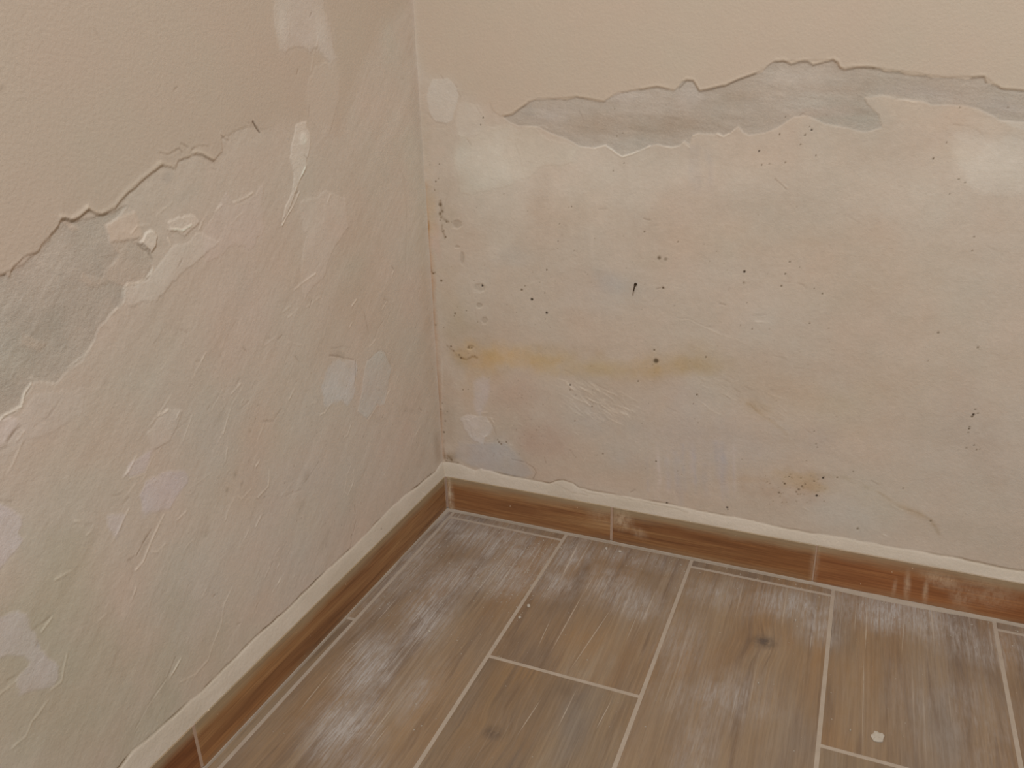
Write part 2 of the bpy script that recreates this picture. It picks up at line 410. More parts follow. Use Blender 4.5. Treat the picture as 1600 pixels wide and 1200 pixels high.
S.blob(59, 1008, 6, 10, 10, d=(-14, -12, -10), hard=0.3, h=-0.4)
S.patch([(55, 615), (90, 605), (130, 600), (136, 640), (110, 660), (60, 690), (20, 712), (0, 700), (15, 660), (38, 640)], d=(2, 4, 6), soft=6, rough=9, h=0.15, mottle=0.4)
S.patch([(-20, 660), (15, 650), (30, 660), (8, 690), (-20, 705)], d=(6, 6, 10), soft=3, rough=4, h=0.2)
S.patch([(232, 672), (262, 640), (285, 640), (262, 690), (240, 702)], d=(4, 5, 6), soft=3, rough=4, h=0.3)
S.patch([(265, 362), (262, 350), (280, 338), (300, 336), (311, 345), (298, 352), (285, 359)], d=(9, 9, 9), soft=1.2, rough=7, h=0.5, part=('paint_flake', MAT_FILL, 'pale loose flake'))
S.patch([(218, 380), (224, 368), (234, 363), (242, 370), (242, 380), (236, 394)], d=(12, 12, 12), soft=1.0, rough=6, h=1.1, part=('paint_flake', MAT_FILL, 'pale loose flake casting a small shadow'))
S.patch([(200, 444), (225, 437), (240, 418), (262, 398), (300, 362), (345, 372), (310, 398), (270, 440), (245, 470), (200, 470), (190, 458)], d=(6, 8, 9), soft=4, rough=7, h=0.3, mottle=0.5)
S.stroke([(216, 382), (224, 389), (232, 394), (238, 404)], 1.2, (-24, -24, -24), -0.2, fade=False)  # shade below the loose flake, darkened into the pigment
# a long list of lips and grooves left by the scraper
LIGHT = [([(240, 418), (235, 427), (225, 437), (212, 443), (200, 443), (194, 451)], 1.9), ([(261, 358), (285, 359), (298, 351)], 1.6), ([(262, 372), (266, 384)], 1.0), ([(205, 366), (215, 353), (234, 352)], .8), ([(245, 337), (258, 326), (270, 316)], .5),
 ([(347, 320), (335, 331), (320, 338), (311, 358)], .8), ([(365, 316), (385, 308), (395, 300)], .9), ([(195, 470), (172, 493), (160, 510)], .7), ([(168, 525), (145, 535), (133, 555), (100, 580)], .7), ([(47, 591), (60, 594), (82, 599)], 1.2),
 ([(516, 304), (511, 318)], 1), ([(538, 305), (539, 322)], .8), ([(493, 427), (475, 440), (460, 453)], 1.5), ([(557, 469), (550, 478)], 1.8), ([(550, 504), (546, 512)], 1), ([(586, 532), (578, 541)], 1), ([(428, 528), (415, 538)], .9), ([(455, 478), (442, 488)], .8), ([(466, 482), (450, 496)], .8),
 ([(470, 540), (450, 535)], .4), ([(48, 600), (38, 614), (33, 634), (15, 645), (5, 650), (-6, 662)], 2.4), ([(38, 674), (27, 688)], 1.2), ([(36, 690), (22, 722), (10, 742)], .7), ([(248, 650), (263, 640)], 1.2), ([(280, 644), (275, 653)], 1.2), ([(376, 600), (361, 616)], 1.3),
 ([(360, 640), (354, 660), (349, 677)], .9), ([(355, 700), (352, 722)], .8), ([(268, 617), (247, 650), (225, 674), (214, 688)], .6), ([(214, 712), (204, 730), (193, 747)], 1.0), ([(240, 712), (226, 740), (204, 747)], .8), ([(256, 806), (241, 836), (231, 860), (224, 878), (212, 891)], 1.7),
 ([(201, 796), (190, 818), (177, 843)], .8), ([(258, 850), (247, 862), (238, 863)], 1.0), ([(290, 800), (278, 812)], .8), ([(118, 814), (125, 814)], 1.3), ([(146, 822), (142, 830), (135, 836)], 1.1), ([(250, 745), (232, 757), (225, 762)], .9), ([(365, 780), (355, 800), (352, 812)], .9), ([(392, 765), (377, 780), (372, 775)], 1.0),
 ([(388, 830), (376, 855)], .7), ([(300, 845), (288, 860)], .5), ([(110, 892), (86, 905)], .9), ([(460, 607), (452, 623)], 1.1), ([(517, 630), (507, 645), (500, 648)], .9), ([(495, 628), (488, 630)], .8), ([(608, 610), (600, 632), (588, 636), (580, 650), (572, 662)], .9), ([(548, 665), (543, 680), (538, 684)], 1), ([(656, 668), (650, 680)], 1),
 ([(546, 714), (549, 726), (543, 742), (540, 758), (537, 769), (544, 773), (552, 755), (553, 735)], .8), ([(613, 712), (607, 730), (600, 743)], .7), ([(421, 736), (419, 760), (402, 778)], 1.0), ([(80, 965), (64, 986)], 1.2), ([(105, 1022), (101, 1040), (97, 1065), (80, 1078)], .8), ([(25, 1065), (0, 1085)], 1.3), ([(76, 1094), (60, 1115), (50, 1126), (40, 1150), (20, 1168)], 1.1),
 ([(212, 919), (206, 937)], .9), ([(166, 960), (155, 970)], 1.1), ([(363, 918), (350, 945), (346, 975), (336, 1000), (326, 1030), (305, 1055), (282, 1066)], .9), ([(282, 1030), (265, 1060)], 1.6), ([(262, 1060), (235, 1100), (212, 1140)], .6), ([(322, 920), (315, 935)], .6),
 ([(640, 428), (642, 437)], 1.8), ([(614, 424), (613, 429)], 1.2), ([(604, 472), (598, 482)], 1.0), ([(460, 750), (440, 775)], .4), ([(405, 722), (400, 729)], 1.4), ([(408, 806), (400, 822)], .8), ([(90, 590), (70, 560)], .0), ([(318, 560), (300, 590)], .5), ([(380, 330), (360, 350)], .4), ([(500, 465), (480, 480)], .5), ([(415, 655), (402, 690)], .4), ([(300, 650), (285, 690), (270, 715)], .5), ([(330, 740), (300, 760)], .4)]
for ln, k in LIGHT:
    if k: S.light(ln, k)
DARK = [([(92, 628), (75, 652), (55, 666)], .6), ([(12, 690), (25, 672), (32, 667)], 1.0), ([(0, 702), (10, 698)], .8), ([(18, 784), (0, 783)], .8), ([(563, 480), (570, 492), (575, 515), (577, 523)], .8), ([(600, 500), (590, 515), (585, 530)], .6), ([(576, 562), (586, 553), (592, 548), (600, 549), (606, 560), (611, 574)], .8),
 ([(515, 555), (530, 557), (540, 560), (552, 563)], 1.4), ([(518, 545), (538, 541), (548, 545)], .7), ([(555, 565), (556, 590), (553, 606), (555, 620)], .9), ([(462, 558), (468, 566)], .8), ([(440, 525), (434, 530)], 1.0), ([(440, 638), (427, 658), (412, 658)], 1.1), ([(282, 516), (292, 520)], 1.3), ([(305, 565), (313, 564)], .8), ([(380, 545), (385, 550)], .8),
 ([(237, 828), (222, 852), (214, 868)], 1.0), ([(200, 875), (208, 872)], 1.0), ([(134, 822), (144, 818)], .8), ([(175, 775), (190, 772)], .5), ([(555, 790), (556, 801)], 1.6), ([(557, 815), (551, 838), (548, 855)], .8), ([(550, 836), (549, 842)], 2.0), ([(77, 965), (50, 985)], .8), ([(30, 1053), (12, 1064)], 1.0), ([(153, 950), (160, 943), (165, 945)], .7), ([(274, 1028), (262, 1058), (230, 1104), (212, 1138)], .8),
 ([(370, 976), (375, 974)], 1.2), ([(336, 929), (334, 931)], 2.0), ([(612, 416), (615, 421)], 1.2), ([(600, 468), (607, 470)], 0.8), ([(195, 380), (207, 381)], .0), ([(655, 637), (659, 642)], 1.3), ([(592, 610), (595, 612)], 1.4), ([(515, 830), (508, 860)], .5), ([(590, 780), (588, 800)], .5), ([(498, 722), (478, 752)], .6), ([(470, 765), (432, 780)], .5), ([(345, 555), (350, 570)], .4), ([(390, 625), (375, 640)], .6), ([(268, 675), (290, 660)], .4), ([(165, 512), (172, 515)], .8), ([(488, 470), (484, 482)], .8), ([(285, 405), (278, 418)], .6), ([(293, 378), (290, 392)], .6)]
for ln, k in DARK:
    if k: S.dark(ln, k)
for (x, y, rx, ry, k) in [(368, 740, 5, 14, 1), (355, 766, 4, 7, 1.6), (377, 756, 3, 8, 1.5), (390, 672, 5, 6, .9), (389, 720, 3, 4, 1), (322, 833, 5, 14, .9), (478, 745, 7, 22, .8), (470, 790, 10, 18, .7), (530, 553, 16, 8, .8), (225, 850, 8, 22, .7), (203, 877, 6, 6, .8), (346, 650, 6, 16, .6), (420, 528, 7, 5, 1), (460, 585, 5, 18, .5), (508, 845, 8, 28, .6), (592, 655, 12, 10, .5), (636, 640, 12, 10, .5), (205, 927, 7, 8, .7), (235, 1110, 8, 30, .6), (258, 1075, 8, 24, .5), (660, 715, 9, 30, 0.5), (555, 770, 8, 60, .35), (575, 600, 8, 50, .3)]:
    S.blob(x, y, rx, ry, 20, d=(-11*k, -11*k, -12*k), hard=0, noise=0.5, ns=0.008)
for i in range(90):
    t = rng.random(); x = 690-300*rng.random()**1.3; y = 560+280*rng.random()
    if y > 745-(x-690)*0.98: continue
    S.speck(x, y, 0.6+0.6*rng.random(), 0.25+0.3*rng.random(), (120, 103, 84))
# dense short scrapes left by the blade on the scraped part of the wall
r2 = np.random.default_rng(11)
for i in range(230):
    x = 190+480*r2.random(); y = 400+560*r2.random()
    if y > 745-(x-690)*0.95-40 or y < 560-0.35*x+60: continue
    if vnoise(np.array([x/70.0+3]), np.array([y/90.0+8]))[0] < 0.45: continue
    L_ = 6+18*r2.random()**2; sl = 0.75-0.45*(x-190)/480+0.2*(r2.random()-.5)
    ln = [(x, y), (x-sl*L_*0.5+1.5*(r2.random()-.5), y+L_*0.5), (x-sl*L_, y+L_)]
    (S.light if r2.random() < 0.6 else S.dark)(ln, 0.25+0.55*r2.random())
for i in range(26):
    x = 400+260*r2.random(); y = 420+300*r2.random()
    S.blob(x, y, 10+14*r2.random(), 25+40*r2.random(), 12, d=tuple((r2.random()-.45)*7+np.array([0.6, 0, -0.6])*r2.random()), hard=0, noise=0.6, ns=0.015)
# corner tones and cracked paint tape line
for (x, y, rx, ry, d) in [(655, 180, 14, 190, (-5, -5, -5)), (662, 420, 12, 130, (-1, -3, -6)), (672, 560, 14, 150, (-1, -4, -6)), (684, 700, 10, 40, (-12, -15, -17)), (645, 320, 30, 160, (1, 2, 1)), (560, 380, 60, 160, (-2, -3, -5))]:
    S.blob(x, y, rx, ry, -4, d=d, hard=0, noise=0.4)
S.stroke([(625, 265), (632, 280), (636, 330), (634, 420)], 1.5, (-6, -6, -6), -0.2)
# bright filler fillet above the skirting, with the crack where it meets the wall
CR_L = [(690, 722), (680, 737), (668, 746), (655, 758), (640, 768), (625, 781), (610, 795), (597, 808), (585, 820), (572, 835), (560, 847), (545, 860), (530, 873), (517, 886), (505, 897), (487, 914), (470, 930), (455, 946), (440, 960), (420, 977), (400, 995), (385, 1010), (370, 1025), (355, 1040), (340, 1055), (325, 1070), (310, 1085), (293, 1099), (280, 1111), (266, 1123), (253, 1135), (240, 1147), (225, 1159), (209, 1171), (198, 1184), (187, 1199), (174, 1212), (120, 1266)]
CR_B = [(694, 722), (700, 722), (717, 725), (735, 732), (743, 735), (752, 732), (760, 735), (770, 737), (800, 744), (832, 750), (858, 755), (870, 751), (880, 750), (895, 755), (905, 762), (925, 767), (950, 771), (975, 775), (1000, 779), (1020, 783), (1045, 787), (1070, 793), (1100, 799), (1150, 808), (1200, 820), (1225, 825), (1270, 833), (1320, 841), (1370, 850), (1385, 853), (1440, 862), (1500, 873), (1560, 886), (1600, 893), (1660, 905)]
def fillet(S, crack, uend, k=1.0, lab=None, dk=1.0):
    P = S.pts(crack)
    o = np.argsort(P[:, 0]); P = P[o]
    top = np.interp(S.u, P[:, 0], P[:, 1])
    w = (slice(0, np.searchsorted(S.z, 0.125)), slice(None))
    U, Z = S.U[w], S.Z[w]
    tt = top[None, :] + 0.0012*fbm(U, Z*0+1.0, 0.02, 5, 3.3) 
    sd = (tt-Z)*1000.0
    m = sstep(-0.6, 0.6, sd)
    prof = np.clip((tt-Z)/(tt-BH+1e-4), 0, 1)
    hh = 0.0004 + (T-0.0014)*(prof**0.8) + 0.0003*fbm(U, Z, 0.03, 4, 7.7)
    S.H[w] = S.H[w]*(1-m) + hh*m
    base = np.array([178, 164.5, 146.5]) + fbm(U, Z, 0.03, 5, 1.9, 0, 2.0, 0.4)[..., None]*np.array([8, 8, 9])
    S.C[w] = S.C[w]*(1-m[..., None]) + base*m[..., None]
    amp = np.clip(0.55+1.4*fbm(U, Z*0+2.0, 0.04, 4, 2.2), 0, 1.3)*dk
    line = np.exp(-((sd+0.2)/0.95)**2)*amp
    S.H[w] -= 0.0008*line
    S.C[w] += line[..., None]*np.array([-32, -34, -36])
    kk = len(S.parts); S.parts[kk] = ('filler_fillet', MAT_FILL, lab); S.K[w] = np.where(sd > 0, kk, S.K[w])
# small rounding of the inner corner
def corner(S):
    d = np.abs(S.U + (T if S.pl == 'B' else -T))
    S.H += 0.0013*np.exp(-d/0.004)*(1+0.5*fbm(S.U*0, S.Z, 0.05, 3, 4.0))
corner(S)
fillet(S, CR_L, None, lab='bright filler fillet along the top of the skirting tiles', dk=1.5)
S.speck(593, 826, 2.0, 0.5, (110, 95, 75)); S.light([(655, 768), (665, 775)], .8)
wall_left = S.build('wall_left', None)

# =========================================================== BACK WALL
S = Wall('B', -T, 0.875, 0.055, 0.80, STEP, (-T, 2.6, 2.5))
u, z = S.U, S.Z
big = fbm(u, z, 0.20, 4, 21.1); hue = fbm(u, z, 0.06, 4, 22.3); mid = fbm(u, z, 0.05, 5, 23.0, 0.05, 1.8, 0.7)
fine = fbm(u, z, 0.012, 4, 24.4, -0.1, 2.0, 0.6)
S.C += np.array([1.0, 2.0, 3.5]) + fbm(u, z, 0.007, 3, 32.0)[..., None]*np.array([2.6, 2.8, 3.0]) + mid[..., None]*np.array([4, 4.5, 5]) + big[..., None]*np.array([2.5, 3, 3.5]) + hue[..., None]*np.array([2.5, -1.2, -2.5])
rough_zone = sstep(-0.3, 0.4, fbm(u, z, 0.12, 3, 25.5))*(1-sstep(0.33, 0.62, u)*0.7)
S.H += 0.001*(0.25*mid + 0.10*fine*rough_zone + 0.4*big)
# broad tonal areas of the scraped wall
for (x, y, rx, ry, a, d) in [(900, 280, 220, 80, 5, (9, 12, 13)), (780, 290, 80, 120, 0, (6, 10, 12)), (850, 450, 160, 90, 0, (3, 4, 5)), (1180, 260, 170, 50, -4, (4, 5, 5)), (1400, 290, 160, 60, 4, (4, 6, 6)), (1550, 260, 90, 50, 4, (6, 8, 8)), (1500, 240, 60, 30, 0, (3, 2, -1)), (1130, 370, 160, 50, 0, (2, -1, -4)),
   (1350, 420, 240, 90, 5, (0, -1, -3)), (1450, 560, 200, 120, 0, (-2, -1, -2)), (1520, 680, 150, 120, 0, (-2, -1, 1)), (950, 450, 110, 60, -5, (-2, 1, 5)), (800, 405, 50, 24, 0, (-6, -1, 3)), (955, 440, 34, 24, 20, (-8, -4, 2)), (930, 425, 14, 18, 0, (-5, -1, 2)), (1000, 470, 50, 25, 0, (-3, -2, -1)),
   (1050, 680, 190, 95, 5, (-5, 1, 9)), (900, 650, 100, 60, 10, (-3, 2, 6)), (1150, 690, 100, 60, 5, (-4, 1, 7)), (760, 700, 60, 35, 10, (-5, 2, 10)), (1280, 690, 60, 50, 0, (-6, -2, 3)), (1300, 800, 120, 40, 10, (-2, 2, 6)), (1180, 500, 60, 50, 0, (-2, 3, 6)), (880, 330, 130, 40, 0, (1, 0, -1)),
   (800, 620, 90, 60, 20, (0, -8, -9)), (850, 690, 60, 45, 30, (0, -7, -6)), (825, 700, 30, 40, 0, (-2, -8, -8)), (735, 540, 50, 40, 0, (-4, -5, -7)), (850, 740, 130, 22, 10, (0, -4, -5)), (1000, 760, 150, 22, 10, (0, -2, -3)), (940, 620, 60, 30, 10, (-3, -4, -6)), (1200, 600, 140, 50, 15, (2, -2, -6)), (1080, 560, 120, 40, 5, (-1, -4, -10)), (1000, 585, 120, 24, -3, (0, -2, -6)),
   (1540, 690, 60, 90, 0, (-3, -5, -5)), (1590, 780, 60, 90, 0, (-2, 0, 2)), (1490, 620, 40, 100, 0, (1, -3, -4)), (1320, 640, 100, 60, 0, (2, 0, -4)), (1380, 790, 90, 50, 20, (-3, 1, 1)), (1110, 430, 80, 60, 0, (2, 0, 0)), (1020, 410, 50, 30, 0, (-4, -4, -6))]:
    S.blob(x, y, rx, ry, a, d=d, hard=0.0, noise=0.55, ns=0.045)
# drips of grey wash
for i in range(26):
    x = 1000+150*rng.random(); y = 690+40*rng.random()
    S.stroke([(x, y), (x+1, y+30), (x+3, y+40+40*rng.random())], 2.0+2.5*rng.random(), (-4, -2, 2) if i % 2 else (3, 3, 4), 0.05, rough=2)
for i in range(10):
    x = 860+80*rng.random(); y = 300+60*rng.random()
    S.stroke([(x, y), (x+1, y+50)], 3, (2, 2, 2), 0, rough=3)
for x in (1090, 1108, 1080): S.stroke([(x, 230), (x+2, 300)], 4, (-4, -3, -1), 0, rough=3)
# yellow damp stains
S.patch([(720, 545), (760, 538), (800, 546), (850, 544), (885, 552), (880, 572), (840, 578), (800, 577), (765, 586), (735, 582), (722, 566)], d=(4, -3, -17), soft=18, rough=16, mottle=0.8)
S.blob(930, 572, 150, 22, 3, d=(2, -3, -16), hard=0, noise=0.6, ns=0.02); S.blob(1060, 565, 90, 22, 3, d=(1, -4, -15), hard=0, noise=0.6, ns=0.02)
S.blob(780, 562, 55, 18, 0, d=(2, -2, -7), hard=0, noise=0.6, ns=0.02); S.blob(765, 556, 30, 14, 0, d=(1, -3, -13), hard=0, noise=0.6)
S.blob(850, 558, 60, 16, 3, d=(1, -2, -7), hard=0, noise=0.6); S.blob(960, 580, 130, 16, 3, d=(0, -3, -15), hard=0, noise=0.6); S.blob(1080, 575, 70, 18, -5, d=(-2, -5, -14), hard=0, noise=0.6)
S.blob(900, 547, 120, 12, 2, d=(-4, -6, -9), hard=0, noise=0.7)
S.blob(735, 605, 20, 40, 0, d=(3, -4, -12), hard=0, noise=0.6); S.blob(1255, 755, 60, 22, 5, d=(1, -7, -22), hard=0, noise=0.7, ns=0.015); S.blob(1200, 770, 50, 24, 5, d=(-4, -9, -11), hard=0, noise=0.7, ns=0.015); S.blob(1270, 765, 40, 30, 5, d=(-2, -7, -9), hard=0, noise=0.7)
S.blob(1165, 750, 60, 10, 0, d=(-1, -6, -11), hard=0, noise=0.7)
S.blob(1420, 797, 50, 10, 28, d=(1, -4, -10), hard=0, noise=0.6); S.stroke([(1372, 770), (1400, 787), (1432, 800), (1455, 813), (1470, 835)], 2.2, (-9, -11, -14), 0, rough=3); S.stroke([(1270, 740), (1320, 745), (1370, 768)], 3, (-5, -5, -7), 0, rough=4)
S.stroke([(1165, 630), (1190, 645), (1210, 660), (1230, 678)], 2.5, (-6, -8, -12), 0, rough=4); S.blob(1190, 640, 45, 16, 25, d=(0, -5, -12), hard=0, noise=0.6)
S.patch([(742, 600), (752, 585), (765, 590), (762, 625), (752, 650), (742, 640)], d=(2, 6, 14), soft=4, rough=5)
S.patch([(722, 655), (735, 645), (762, 652), (770, 670), (756, 680), (752, 694), (738, 690), (728, 672)], d=(8, 12, 18), soft=3, rough=7, h=0.3, mottle=0.5, part=FP('chalky white filler smear'))
S.patch([(715, 690), (740, 694), (770, 690), (800, 700), (828, 728), (834, 742), (820, 748), (780, 738), (745, 730), (712, 718)], d=(-6, -1, 6), soft=5, rough=7, h=0.1, mottle=0.4)
# layers round the corner: pale oval patch and its neighbours
S.patch([(688, 124), (699, 121), (710, 132), (716, 150), (712, 170), (706, 188), (698, 193), (680, 190), (672, 178), (668, 155), (671, 138), (676, 124)], d=(5, 9, 12), soft=1.6, rough=2.5, h=0.25, mottle=0.2, part=FP('pale oval filler patch by the corner'))
S.patch([(716, 160), (728, 158), (748, 166), (756, 182), (752, 196), (738, 210), (718, 208), (714, 192)], d=(4, 6, 7), soft=4, rough=6, h=0.12)
S.patch([(720, 205), (738, 210), (752, 196), (790, 195), (815, 208), (830, 198), (860, 215), (905, 228), (895, 250), (830, 270), (800, 290), (760, 300), (715, 310), (710, 250)], d=(3, 6, 6), soft=8, rough=8, h=0.2)
# bare band
band = [(786, 182), (800, 176), (818, 166), (832, 157), (872, 154), (900, 151), (945, 158), (958, 149), (985, 141), (1025, 135), (1055, 142), (1066, 128), (1084, 126), (1093, 142), (1130, 134), (1165, 119), (1195, 108), (1212, 96), (1262, 95), (1302, 93), (1312, 104), (1360, 104), (1410, 110), (1475, 120), (1538, 119), (1563, 137), (1600, 141), (1680, 150), (1780, 160),
        (1780, 225), (1680, 205), (1600, 191), (1560, 187), (1550, 180), (1530, 171), (1510, 166), (1480, 163), (1455, 163), (1442, 158), (1400, 156), (1378, 150), (1350, 152), (1355, 165), (1372, 180), (1378, 200), (1350, 206), (1320, 200), (1290, 194), (1260, 180), (1240, 182), (1215, 200), (1195, 207), (1170, 212), (1160, 207), (1153, 198), (1145, 205), (1130, 213), (1122, 209), (1115, 210), (1105, 211), (1090, 209), (1082, 213), (1078, 226), (1070, 221), (1062, 228), (1050, 231), (1035, 228), (1025, 226), (1016, 228), (1000, 235), (985, 241), (972, 245), (955, 233), (945, 226), (930, 232), (905, 228), (888, 218), (862, 208), (842, 199), (830, 197), (812, 197), (798, 192)]
w, sd = S.patch(band, d=(-12.5, -9, -6), soft=1.2, rough=1.4, h=-0.5, mottle=0.18, part=('bare_plaster', MAT_BARE, 'bare grey plaster band below the lifted paint'))
wid = np.clip(sd/4, 0, 1)
S.H[w] += wid*0.0003*fbm(S.U[w], S.Z[w], 0.012, 4, 6.6, -0.15, 2.5, 0.5)
S.tint(w, wid*fbm(S.U[w], S.Z[w], 0.035, 4, 2.8, -0.15, 2.5, 0.6), (4.5, 6.0, 7.0))
inb = lambda *a, **k: S.blob(*a, hard=0, noise=0.5, ns=0.03, **k)
inb(860, 180, 40, 22, 0, d=(3, 5, 9)); inb(985, 150, 60, 14, 0, d=(7, 8, 11)); inb(1080, 150, 30, 24, -30, d=(5, 8, 12)); inb(1050, 195, 90, 22, -4, d=(-5, -8, -11)); inb(950, 190, 60, 28, 0, d=(-3, -6, -9)); inb(910, 200, 40, 20, 0, d=(-4, -6, -8))
inb(1220, 120, 90, 22, -5, d=(6, 9, 11)); inb(1160, 150, 60, 12, -10, d=(-3, -6, -8)); inb(1300, 140, 80, 14, 0, d=(0, -5, -7)); inb(1280, 175, 80, 12, -4, d=(4, -2, -3)); inb(1350, 130, 40, 20, 0, d=(-2, -4, -5)); inb(1450, 145, 90, 18, 4, d=(-1, 1, 5)); inb(1340, 185, 60, 18, 0, d=(-3, 1, 2)); inb(1570, 165, 60, 18, 8, d=(-2, -1, 3)); inb(990, 222, 50, 12, -10, d=(-3, 0, 1)); inb(830, 175, 20, 14, 0, d=(-4, -2, 0))
S.light([(1355, 149), (1378, 149), (1405, 155), (1432, 161)], .8)
S.patch([(1360, 150), (1380, 150), (1445, 158), (1480, 164), (1530, 172), (1552, 184), (1600, 192), (1600, 215), (1540, 205), (1480, 200), (1420, 196), (1390, 180)], d=(3, 2, 1), soft=4, rough=8, mottle=0.5)
S.patch([(1495, 212), (1560, 214), (1620, 220), (1620, 300), (1540, 302), (1500, 280), (1488, 240)], d=(5, 7, 8), soft=5, rough=8)
S.patch([(1560, 186), (1600, 190), (1640, 196), (1640, 215), (1590, 205)], d=(4, 7, 9), soft=3, rough=5)
# lower layer's rim, its lit edge raised and lightened in the pigment
for ln, k in [([(930, 232), (945, 227), (955, 234), (963, 240), (972, 245), (986, 241), (1000, 235), (1016, 228)], 1.9), ([(1028, 226), (1036, 229), (1050, 231), (1062, 228)], 1.8), ([(1062, 227), (1070, 221)], 1.0), ([(1120, 209), (1130, 213), (1138, 209)], 1.4), ([(1143, 206), (1153, 198), (1160, 207)], 1.1), ([(1082, 213), (1092, 209), (1110, 210)], 0.8), ([(905, 229), (930, 232)], 0.7), ([(835, 199), (850, 197), (855, 200)], 0.9), ([(1066, 222), (1077, 231)], .7), ([(1136, 222), (1140, 225)], .6)]:
    S.light(ln, k)
# intact upper coat
coat = [(650, -120), (645, 0), (655, 95), (668, 112), (680, 118), (700, 116), (715, 128), (722, 142), (745, 152), (762, 160), (770, 172), (781, 180), (788, 181), (800, 179), (805, 175), (812, 170), (818, 166), (826, 158), (832, 158), (840, 154), (855, 153), (872, 155), (885, 157), (900, 152), (915, 154), (930, 158), (945, 159), (955, 150), (965, 144), (985, 142), (1000, 140), (1025, 136), (1040, 139), (1052, 143), (1060, 138), (1065, 130), (1072, 125), (1083, 127), (1093, 143), (1105, 141), (1120, 137), (1128, 133), (1132, 135), (1150, 125), (1165, 120), (1180, 115), (1192, 113), (1200, 103), (1212, 97), (1225, 95), (1237, 101), (1250, 97), (1262, 96), (1269, 99), (1270, 102), (1285, 98), (1295, 96), (1302, 94), (1310, 97), (1312, 105), (1320, 108), (1335, 106), (1350, 105), (1360, 105), (1375, 107), (1382, 111), (1405, 111), (1415, 117), (1430, 119), (1447, 117), (1455, 121), (1475, 121), (1500, 122), (1510, 125), (1520, 121), (1538, 120), (1541, 128), (1550, 132), (1560, 134), (1563, 138), (1580, 140), (1600, 142), (1660, 148), (1760, 158)]
raw = np.concatenate([S.pts(coat), np.array([(2.7, 0.62), (2.7, 2.6), (-0.02, 2.6)])])
w, sd = S.patch(None, soft=0.5, rough=1.3, h=0.25, curl=0.25, raw=raw, part=('paint_coat', MAT_COAT, 'intact beige paint coat with a ragged lower edge'), show=lambda a, b: sstep(0.085, 0.125, a))     # near the corner the two coats merge without an edge
m = sstep(-1, 1, sd/(0.5+(1-S.vis)*10))
S.C[w] = S.C[w]*(1-m[..., None]) + m[..., None]*(np.array([174.5, 158.5, 139.5]) + big[w][..., None]*np.array([1.5, 1.5, 1.5]) + hue[w][..., None]*np.array([1.4, -0.7, -0.7]))
S.H[w] -= np.clip(sd/25, 0, 1)*m*0.001*(0.22*mid[w]+0.10*(fine*rough_zone)[w])
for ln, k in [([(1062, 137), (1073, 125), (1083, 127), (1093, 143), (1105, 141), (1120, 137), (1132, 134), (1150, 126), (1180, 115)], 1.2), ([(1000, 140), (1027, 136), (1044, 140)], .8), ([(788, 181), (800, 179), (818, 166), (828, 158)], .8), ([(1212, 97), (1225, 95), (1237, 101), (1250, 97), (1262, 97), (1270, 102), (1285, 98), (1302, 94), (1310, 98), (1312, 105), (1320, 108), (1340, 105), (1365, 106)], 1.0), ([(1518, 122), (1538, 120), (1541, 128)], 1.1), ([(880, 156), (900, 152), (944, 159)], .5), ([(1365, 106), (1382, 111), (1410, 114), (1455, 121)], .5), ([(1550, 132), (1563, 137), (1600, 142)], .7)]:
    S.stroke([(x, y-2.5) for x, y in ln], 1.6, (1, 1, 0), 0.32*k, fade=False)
    S.stroke([(x, y+1.0) for x, y in ln], 0.9, (-20*k, -22*k, -23*k), 0, fade=False, rough=0.5)  # shadow under the lifted paint edge, put into the wall colour
# corner: damp, rust and mould
for (x, y, rx, ry, a, d) in [(668, 350, 7, 60, -4, (4, -8, -20)), (674, 330, 14, 50, -4, (3, -5, -16)), (674, 430, 8, 110, -4, (2, -10, -18)), (682, 380, 12, 50, -5, (6, -5, -5)), (682, 560, 12, 120, -3, (-4, -9, -12)), (700, 470, 26, 90, -4, (0, -2, -6)), (700, 640, 16, 100, -3, (-5, -8, -10)), (706, 715, 16, 12, 0, (-22, -27, -32)), (720, 500, 30, 60, 0, (-2, -3, -8)), (664, 250, 14, 120, -4, (-3, -3, -5)), (700, 340, 20, 40, -4, (-3, -3, -5)), (725, 560, 30, 20, 10, (-6, -8, -14)), (740, 440, 40, 60, 0, (-1, 1, 2))]:
    S.blob(x, y, rx, ry, a, d=d, hard=0, noise=0.55, ns=0.02)
S.stroke([(661, 270), (664, 310), (667, 350), (670, 385), (672, 400)], 1.5, (-20, -32, -42), -0.3, rough=2)
S.stroke([(663, 290), (667, 350), (671, 400), (675, 470), (681, 560), (688, 650), (692, 710)], 5.0, (-4, -11, -14), 0, fade=False, rough=4)
S.stroke([(676, 520), (682, 580), (689, 660), (692, 715)], 3.0, (-12, -15, -17), 0, rough=3)
S.stroke([(669, 345), (671, 400), (674, 450), (677, 520)], 2.2, (-13, -20, -26), -0.2, rough=3)
S.stroke([(653, 172), (654, 205), (655, 240)], 1.0, (9, 9, 8), 0.4); S.stroke([(645, 20), (648, 80), (650, 140)], 3, (2, 3, 2), 0.6)
S.stroke([(690, 560), (691, 640), (692, 700)], 1.3, (8, 8, 8), 0.4, rough=2)
